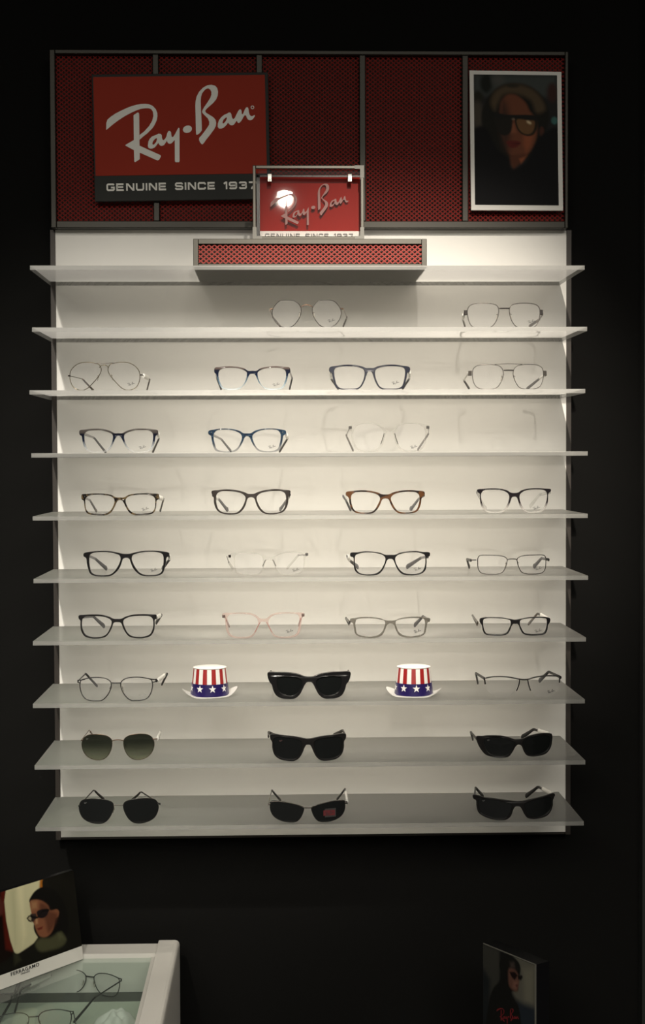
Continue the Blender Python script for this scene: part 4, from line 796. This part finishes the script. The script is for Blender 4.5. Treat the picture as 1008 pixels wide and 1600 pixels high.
# ------------------------------------------------------------------ paper hats
M_HRED = pbr('hat_red', (.30, .014, .014), .4); M_HWHITE = pbr('hat_white', (.78, .77, .74), .5); M_HBLUE = pbr('hat_blue', (.018, .011, .085), .28); M_HDARK = pbr('hat_rim_line', (.03, .02, .02), .5)
def hat(uc, vbase, rot, tiltz, label, seedx, brim):
    k = 7; p = at_z(uc, vbase, SHZ[k]); y = p.y+.032; q = at(uc, vbase, y)
    t = thing('party_hat', label, 'hat', (q.x, y, SHZ[k]), rot, 'striped paper party hats')
    rb, rt, z0, z1 = .0315, .0270, .006, .0485; zb = .0225; n = 72
    rr = lambda z: rb+(rt-rb)*(z-z0)/(z1-z0)
    def ring(z, off=0): r = rr(z)+off; return [(r*math.cos(2*math.pi*i/n), r*math.sin(2*math.pi*i/n), z) for i in range(n)]
    # stripes
    m = MB(); a, b, c = ring(zb-.001), ring(z1-.0015), ring(z1)
    vs = a+b+c; fs = [(i, (i+1) % n, n+(i+1) % n, n+i) for i in range(n)]
    m.add(vs, fs); m.m = [1 if (i % 6) < 3 else 0 for i in range(n)]
    m.add(vs, [(n+i, n+(i+1) % n, 2*n+(i+1) % n, 2*n+i) for i in range(n)], 2)
    m.build('crown', [M_HWHITE, M_HRED, M_HDARK], t, 40)
    m = MB(); R_ = [(0, z1+.0016), (rt*.6, z1+.0014), (rt*.93, z1+.001), (rt+.0012, z1+.0001), (rt+.0006, z1-.0010), (rt-.001, z1-.0006)]
    vs = []; 
    for i in range(n):
        for r, z in R_[1:]: vs.append((r*math.cos(2*math.pi*i/n), r*math.sin(2*math.pi*i/n), z))
    vs.append((0, 0, R_[0][1])); L = len(R_)-1; fs = []
    for i in range(n):
        j = (i+1) % n; fs.append((i*L, j*L, n*L))
        for c in range(L-1): fs.append((i*L+c, i*L+c+1, j*L+c+1, j*L+c))
    m.add(vs, fs); m.build('crown_top', M_HWHITE, t, 50)
    # blue band and stars
    m = MB(); a, b = ring(z0-.004, .0008), ring(zb, .0008)
    m.add(a+b, [(i, (i+1) % n, n+(i+1) % n, n+i) for i in range(n)], 0)
    for sidx in range(9):
        th0 = 2*math.pi*sidx/9+seedx; zc = .0148
        vs = [(0, zc)]+[((.0066 if k_ % 2 == 0 else .0027)*math.sin(math.pi*k_/5), zc+(.0066 if k_ % 2 == 0 else .0027)*math.cos(math.pi*k_/5)) for k_ in range(10)]
        V = []
        for x_, z_ in vs:
            r = rr(z_)+.0012; th = th0+x_/r; V.append((r*math.cos(th), r*math.sin(th), z_))
        m.add(V, [(0, 1+k_, 1+(k_+1) % 10) for k_ in range(10)], 1)
    m.build('star_band', [M_HBLUE, M_HWHITE], t, 40)
    # brim: oval sheet curled up at two sides
    m = MB(); nr = 6; N = 64; vs = []
    for j in range(nr+1):
        f = j/nr
        for i in range(N):
            th = 2*math.pi*i/N; rx, ry = brim[0], brim[1]
            r_in = .029; x = math.cos(th)*(r_in+(rx-r_in)*f); y_ = math.sin(th)*(r_in+(ry-r_in)*f)
            z = .0012+brim[2]*(max(0, abs(x)-.024)/.022)**1.7 + brim[3]*x/.045*f
            vs.append((x, y_, max(z, .0008)))
    up = len(vs); vs2 = [(a, b, c+.0009) for a, b, c in vs]
    fs = []
    for j in range(nr):
        for i in range(N):
            k_ = (i+1) % N; fs.append((up+j*N+i, up+(j+1)*N+i, up+(j+1)*N+k_, up+j*N+k_)); fs.append((j*N+i, j*N+k_, (j+1)*N+k_, (j+1)*N+i))
    for i in range(N): k_ = (i+1) % N; fs.append((nr*N+i, nr*N+k_, up+nr*N+k_, up+nr*N+i)); fs.append((i, up+i, up+k_, k_))
    m.add(vs+vs2, fs); m.build('brim', M_HWHITE, t, 60)
    return t
hat(328, 1091.5, .15, 0, 'red and white striped party hat with star band, between black metal glasses and chunky sunglasses', -math.pi/2-.15+.19, (.0465, .038, .011, .0008))
hat(646.5, 1090.5, -.22, 0, 'red and white striped party hat with star band, right of the chunky black sunglasses', -math.pi/2+.22+.06, (.0465, .040, .010, .0))

# ------------------------------------------------------------------ white display case, lower left
zr = .690; zg = .682; ze = .6975
yb = at_z(190, 1475, zr).y; ybn = at_z(190, 1490, zr).y
print('case back y', yb, ybn)
xe0 = at_z(248, 1468.6, ze); xe1 = at_z(275.5, 1468.6, ze)
case = thing('display_case', 'low white display case with glass top in the lower left corner', 'display case', (-.75, -.5, 0))
ox, oy, oz = case.location
CX0 = -1.35; CY0 = -1.15; ye = xe0.y
# end panel, rounded outer top edge
m = MB(); x0, x1 = xe0.x, xe1.x+.006; pr = [(x0, 0), (x0, ze), (x1-.008, ze), (x1-.004, ze-.0012), (x1-.001, ze-.004), (x1, ze-.009), (x1, 0)]
m.prism(pr, CY0, ye); bevel(rel(m).build('end_panel', M_WHITE, case), .0015)
m = MB(); m.box((CX0, ybn, 0.0), (x0, yb, zr)); rel(m).build('back_rail', M_WHITE, case)
xi = at_z(237, 1497, zg).x
m = MB(); m.box((xi, CY0, zg-.02), (x0, ybn, zg+.002)); rel(m).build('side_rail', M_WHITE, case)
m = MB(); m.box((CX0, CY0, 0), (x0, CY0+.03, zr)); m.box((CX0, CY0+.03, 0), (CX0+.03, ybn, zr)); m.box((CX0+.03, CY0+.03, .30), (x0, ybn, .56)); rel(m).build('cabinet_body', M_WHITE, case)
m = MB(); m.box((CX0+.03, CY0+.03, zg-.006), (xi, ybn, zg)); rel(m).build('glass_top', M_GLASS, case)
FZ = .622
m = MB(); m.box((CX0+.03, CY0+.03, FZ-.045), (xi+.02, ybn, FZ)); rel(m).build('inner_floor', pbr('pale_green_white_tray', (.56, .61, .52), .4), case)
d0 = at_z(100, 1551, FZ).y; d1 = at_z(100, 1566, FZ).y
m = MB(); m.box((CX0+.03, d1, FZ), (xi, d0, FZ+.0004)); rel(m).build('dark_strip', pbr('dark_grey_band', (.045, .05, .043), .5), case)  # flat dark strip added to imitate a gap or reflection in the case

# glasses inside the case: copies of shop frames with their parts
def copy_tree(o, parent=None):
    c = o.copy(); COL.objects.link(c); c.parent = parent
    for ch in o.children: copy_tree(ch, c)
    return c
def case_pair(src, x, y, z, rz, label, tilt=0.0):
    c = copy_tree(ROOTS[src]); c.location = (x, y, z); c.rotation_euler = (tilt, 0, rz); c['label'] = label; c['group'] = 'glasses inside the white case'
    c['category'] = 'glasses'
    return c
zf = FZ+.0006
p = at_z(150, 1553, zf); case_pair(21, p.x-.01, p.y, zf, math.radians(158), 'black metal glasses at the back right inside the white case, behind the other pairs')
case_pair(13, p.x-.195, p.y+.002, zf, math.radians(182), 'black glasses at the back inside the white case, below the tilted poster')
p = at_z(70, 1600, zf); case_pair(21, p.x-.01, p.y-.05, zf, math.radians(192), 'black metal glasses lying in the middle of the white case')
case_pair(2, p.x-.17, p.y+.01, zf, math.radians(165), 'pale gold wire glasses at the left of the white case')
# crumpled white cloth
p = at_z(182, 1608, FZ)
n = 34; vs = []
rnd = np.random.RandomState(4); ph = rnd.rand(8)*6.28; fr = rnd.rand(8, 2)*9+2
for j in range(n):
    for i in range(n):
        a, b = i/(n-1)*2-1, j/(n-1)*2-1; r = min(1, math.hypot(a, b)); h = .024*(1-r**2)+.004
        h += sum(.0022*math.sin(fr[q][0]*a+fr[q][1]*b*(1 if q % 2 else -1)+ph[q]) for q in range(8))*(1-.6*r)
        vs.append((a*.034*(1+.1*math.sin(3*b+1)), b*.034*(1+.12*math.sin(4*a)), max(h*(1 if r < .98 else .2), .0006)))
fs = [(j*n+i, j*n+i+1, (j+1)*n+i+1, (j+1)*n+i) for j in range(n-1) for i in range(n-1)]
m = MB(); m.add(vs, fs); o = m.build('polishing_cloth', pbr('white_cloth', (.8, .8, .77), .9, noise=.05, nscale=300, bump=.3), None, 60)
sm = o.modifiers.new('thick', 'SOLIDIFY'); sm.thickness = .0008; sm.offset = 1
o.location = (p.x, p.y, FZ+.0004); tag(o, 'crumpled white cloth inside the white case, at its right end', 'cloth')

# ------------------------------------------------------------------ poster leaning on the case
A0 = at_z(130, 1498, zg+.0008)
dirr = math.radians(37.3); dv = Vector((-math.sin(dirr), -math.cos(dirr), 0)); nb = Vector((-math.cos(dirr), math.sin(dirr), 0)); ln = math.radians(8.5)
upv = (Vector((0, 0, 1))*math.cos(ln)+nb*math.sin(ln)).normalized()
PW, PH = .34, .1535
bt = thing('counter_poster', 'tilted poster of a person in dark glasses and black headscarf, on the white case', 'poster', A0)
fp = thing
def bp(a, h, off=0): return dv*a+upv*h-nb*off*1.0
th = .006
q = [bp(0, 0), bp(PW, 0), bp(PW, PH), bp(0, PH)]; m = MB(); m.hexa([tuple(p) for p in q], [tuple(p+nb*th+Vector((0, 0, th*math.sin(ln)+.0002))) for p in q]); m.build('board', M_BLACK, bt)
# picture space: from photograph crop at (0,1350), scale 7.2, mapped to board coordinates
SH = .0225    # white strip height
def strip(a0, a1, h0, h1, off): 
    return [tuple(bp(a0, h0, off)), tuple(bp(a1, h0, off)), tuple(bp(a1, h1, off)), tuple(bp(a0, h1, off))]
m = MB(); m.hexa(strip(0, PW, 0, SH, .0006), strip(0, PW, 0, SH, 0)); m.build('white_strip', M_WHITE, bt)
def to_board(u, v):
    d = ray(u, v); nrm = dv.cross(upv); t = (A0-CAMP).dot(nrm)/d.dot(nrm); P = CAMP+d*t-A0; return (P.dot(dv), P.dot(upv))
def CB(pts): return [to_board(x/7.2, 1350+y/7.2) for x, y in pts]
print('board corners', to_board(130, 1498), to_board(113, 1361), to_board(129, 1477), to_board(0, 1539), to_board(0, 1388))
sc = .001
bops = [(CB([(-900,-400),(70,260),(160,990),(-300,1500),(-900,1500)]), (16,10,8), .0012), (CB([(0,275),(68,262),(150,985),(60,960)]), (58,16,10), .0035),
        (CB([(-60,330),(0,380),(40,440),(30,560),(-30,600)]), (60,28,24), .004), 
        (CB([(68,262),(455,165),(455,420),(420,830),(200,1010),(155,985)]), (150,146,118), .0010), (CB([(180,240),(260,220),(300,800),(250,950),(230,700)]), (166,160,130), .006, .6), (CB([(100,300),(180,250),(190,900),(160,950)]), (128,126,100), .006, .5),
        (CB([(445,168),(485,160),(500,250),(480,330),(440,260)]), (120,72,20), .0025),
        (CB([(485,158),(830,75),(960,900),(0,1190),(0,1130),(200,1010),(430,850),(600,700),(480,300)]), (17,16,13), .0015),
        (CB([(325,420),(345,365),(400,295),(480,258),(600,290),(700,400),(760,600),(740,860),(600,960),(430,830),(380,740),(380,670),(420,600)]), (13,12,11), .0012),
        (CB([(332,440),(345,412),(400,400),(470,415),(540,470),(560,520),(640,510),(662,540),(650,590),(620,620),(600,720),(560,790),(500,825),(450,815),(420,780),(390,700),(385,680),(360,640),(350,560)]), (96,60,42), .0018),
        (CB([(450,430),(540,470),(560,520),(650,560),(610,700),(540,780),(500,640),(440,520)]), (62,36,26), .005, .75), (CB([(345,420),(420,415),(420,500),(350,520)]), (118,88,62), .004, .7),
        (CB([(395,600),(420,600),(425,670),(395,680)]), (140,108,80), .0025, .7), (CB([(415,725),(480,700),(470,730),(430,745)]), (70,24,18), .0015),
        (CB([(410,540),(460,510),(540,515),(530,570),(480,608),(430,600)]), (22,17,18), .0012), (CB([(340,560),(400,555),(410,600),(370,655),(345,640)]), (38,28,26), .0012),
        (CB([(296,610),(320,580),(350,572),(352,655),(320,645)]), (16,14,12), .0008), (CB([(312,612),(330,590),(348,592),(348,638),(325,630)]), (120,112,90), .0008), (CB([(335,575),(420,590),(480,515),(550,510),(545,535),(480,540),(420,612),(345,600)]), (14,12,12), .0010),
        (CB([(395,900),(440,840),(560,830),(680,765),(745,855),(700,920),(560,970),(440,980)]), (52,52,36), .004), (CB([(640,780),(690,765),(740,850),(660,850)]), (62,62,44), .004, .8), (CB([(150,1000),(200,1015),(240,1080),(160,1140)]), (34,34,24), .004)]
def crn(fx, fz): a = PW*(1-fx); h = PH+(SH-PH)*fz; return tuple(bp(a, h, .0006))
picture('printed_photograph', bt, (PW, PH, 0, SH), crn, 1.7, (14, 13, 12), bops, nx=220, nz=110)
def font_mesh(text, size, name, mat, bold=0.0, spacing=1.0):
    cu = bpy.data.curves.new('t', 'FONT'); cu.body = text; cu.size = size; cu.extrude = .0002; cu.offset = bold; cu.space_character = spacing; cu.resolution_u = 3
    ob = bpy.data.objects.new('t', cu); COL.objects.link(ob); dg = bpy.context.evaluated_depsgraph_get(); dg.update()
    me = bpy.data.meshes.new_from_object(ob.evaluated_get(dg)); bpy.data.objects.remove(ob); bpy.data.curves.remove(cu); me.name = name; me.materials.clear(); me.materials.append(mat); return me
def put_text(me, parent, a, h, sx=1.0, off=.001, label=None):
    X = -dv; Z = upv; Y = X.cross(Z).normalized()*-1
    o = bpy.data.objects.new(me.name, me); COL.objects.link(o); o.parent = parent
    Mx = Matrix((X*sx, Z, X.cross(Z))).transposed().to_4x4(); Mx.translation = bp(a, h, off); o.matrix_local = Mx
    if label: o['label'] = label
a0, h0 = to_board(16, 1523.5); a1, h1 = to_board(61, 1510.5)
me = font_mesh('FERRAGAMO', .0082, 'brand_lettering', M_INK, .00008, 1.12); wdt = max(v.co.x for v in me.vertices)
put_text(me, bt, a0, (h0+h1)/2, (a0-a1)/wdt)
a0, h0 = to_board(32, 1522.6); a1, h1 = to_board(46, 1518.5)
me = font_mesh('FIRENZE', .0034, 'small_lettering', M_SMOKE, 0, 1.1); wdt = max(v.co.x for v in me.vertices); put_text(me, bt, a0, (h0+h1)/2, (a0-a1)/wdt)

# ------------------------------------------------------------------ dark poster stand, lower right
B0 = at(837.5, 1507, -.32); dd = math.radians(-31.6); tv = Vector((math.sin(dd), math.cos(dd), 0)); nb2 = Vector((-math.cos(dd), math.sin(dd), 0))  # tv runs back-left
B1 = at(755, 1474.3, -.32)
# find length so the far top corner projects at u = 755
def proj(P): d = P-CAMP; z = d.dot(_f); return (504+FPX*d.dot(RT)/z, 800-FPX*d.dot(UP)/z)
Lb = .1
for _ in range(60):
    u, v = proj(B0+tv*Lb); Lb += (u-755)*.0008
print('stand len', Lb, proj(B0+tv*Lb), B0)
ps = thing('poster_stand', 'dark freestanding poster of a person in profile wearing sunglasses, lower right', 'poster', (B0.x, B0.y, 0))
out = Vector((tv.y, -tv.x, 0))   # to the right/back side
if (CAMP-B0).dot(out) > 0: out = -out
zt = B0.z
th = .028
F = [Vector((0, 0, .02)), tv*Lb+Vector((0, 0, .02)), tv*Lb+Vector((0, 0, zt)), Vector((0, 0, zt))]
m = MB(); m.hexa([tuple(p+out*.001) for p in F], [tuple(p+out*th) for p in F]); m.build('board', M_BLACK, ps)
m = MB(); e = out*.001
m.hexa([tuple(p) for p in (Vector((0,0,zt-.0016)), tv*Lb+Vector((0,0,zt-.0016)), tv*Lb+Vector((0,0,zt)), Vector((0,0,zt)))], [tuple(p+out*.0012) for p in (Vector((0,0,zt-.0016)), tv*Lb+Vector((0,0,zt-.0016)), tv*Lb+Vector((0,0,zt)), Vector((0,0,zt)))])
q4 = (Vector((0,0,.02)), tv*.0022+Vector((0,0,.02)), tv*.0022+Vector((0,0,zt-.0016)), Vector((0,0,zt-.0016)))
m.hexa([tuple(p-out*.0006) for p in q4], [tuple(p+out*.001) for p in q4]); m.build('pale_edge', pbr('pale_edge_card', (.14, .135, .115), .6), ps)
m = MB(); q4 = [Vector((0,0,0))-out*.08-tv*.0, tv*Lb-out*.08, tv*Lb+out*.10, out*.10]; m.hexa([(p.x, p.y, 0) for p in q4], [(p.x, p.y, .02) for p in q4]); m.build('foot', M_BLACK, ps)
def to_stand(u, v):
    d = ray(u, v); nrm = tv.cross(Vector((0, 0, 1))); t = (B0-CAMP).dot(nrm)/d.dot(nrm); P = CAMP+d*t-B0; return (P.dot(tv), P.z)
def SB(pts): return [to_stand(745+x/8.4, 1460+y/8.4) for x, y in pts]
sops = [(SB([(60,100),(300,190),(300,600),(160,900),(60,800)]), (34,34,31), .006), (SB([(60,400),(180,600),(160,1500),(40,1500)]), (18,20,21), .008),
        (SB([(480,280),(780,390),(780,1000),(560,900),(450,700),(560,500)]), (58,57,51), .006), (SB([(600,450),(760,420),(750,940),(620,900)]), (72,70,61), .008, .7), (SB([(540,880),(780,960),(780,1600),(520,1600)]), (22,26,31), .009),
        (SB([(300,620),(320,500),(298,400),(330,300),(420,268),(500,310),(560,380),(578,450),(560,560),(550,640),(540,740),(455,760),(490,880),(545,930),(560,1600),(120,1600),(170,850),(230,690)]), (14,14,13), .002),
        (SB([(425,450),(500,460),(550,540),(558,600),(548,680),(530,745),(490,740),(430,680),(415,560)]), (62,42,35), .003), (SB([(440,370),(490,370),(500,430),(450,440)]), (42,36,33), .005), (SB([(480,600),(550,620),(520,720),(470,700)]), (82,58,50), .004, .6),
        (SB([(430,490),(500,490),(540,540),(500,600),(460,560)]), (16,10,10), .0015), (SB([(540,540),(600,535),(605,570),(580,605),(545,590)]), (14,13,12), .001), (SB([(505,665),(540,655),(530,690)]), (42,18,18), .0015)]
zb2 = .30
def crn2(fx, fz): a = Lb*(1-fx); h = (zt-.002)+(zb2-(zt-.002))*fz; p = tv*a-out*.0002; return (p.x, p.y, h)
picture('printed_photograph', ps, (Lb, -.002, 0, zb2-zt), crn2, 2.4, (14, 14, 14), sops, nx=100, nz=220)
a0, h0 = to_stand(745+265/8.4, 1460+1125/8.4); a1, h1 = to_stand(745+560/8.4, 1460+980/8.4)
lo = bpy.data.objects.new('red_lettering', LOGO_RED); COL.objects.link(lo); lo.parent = ps
kx = (a0-a1)/233; Mx = Matrix((-tv*kx, out*.0003, Vector((0, 0, 1))*kx)).transposed().to_4x4(); Mx.translation = tv*((a0+a1)/2)+Vector((0, 0, (zt+h0+zt+h1)/2))-out*.0006; lo.matrix_local = Mx
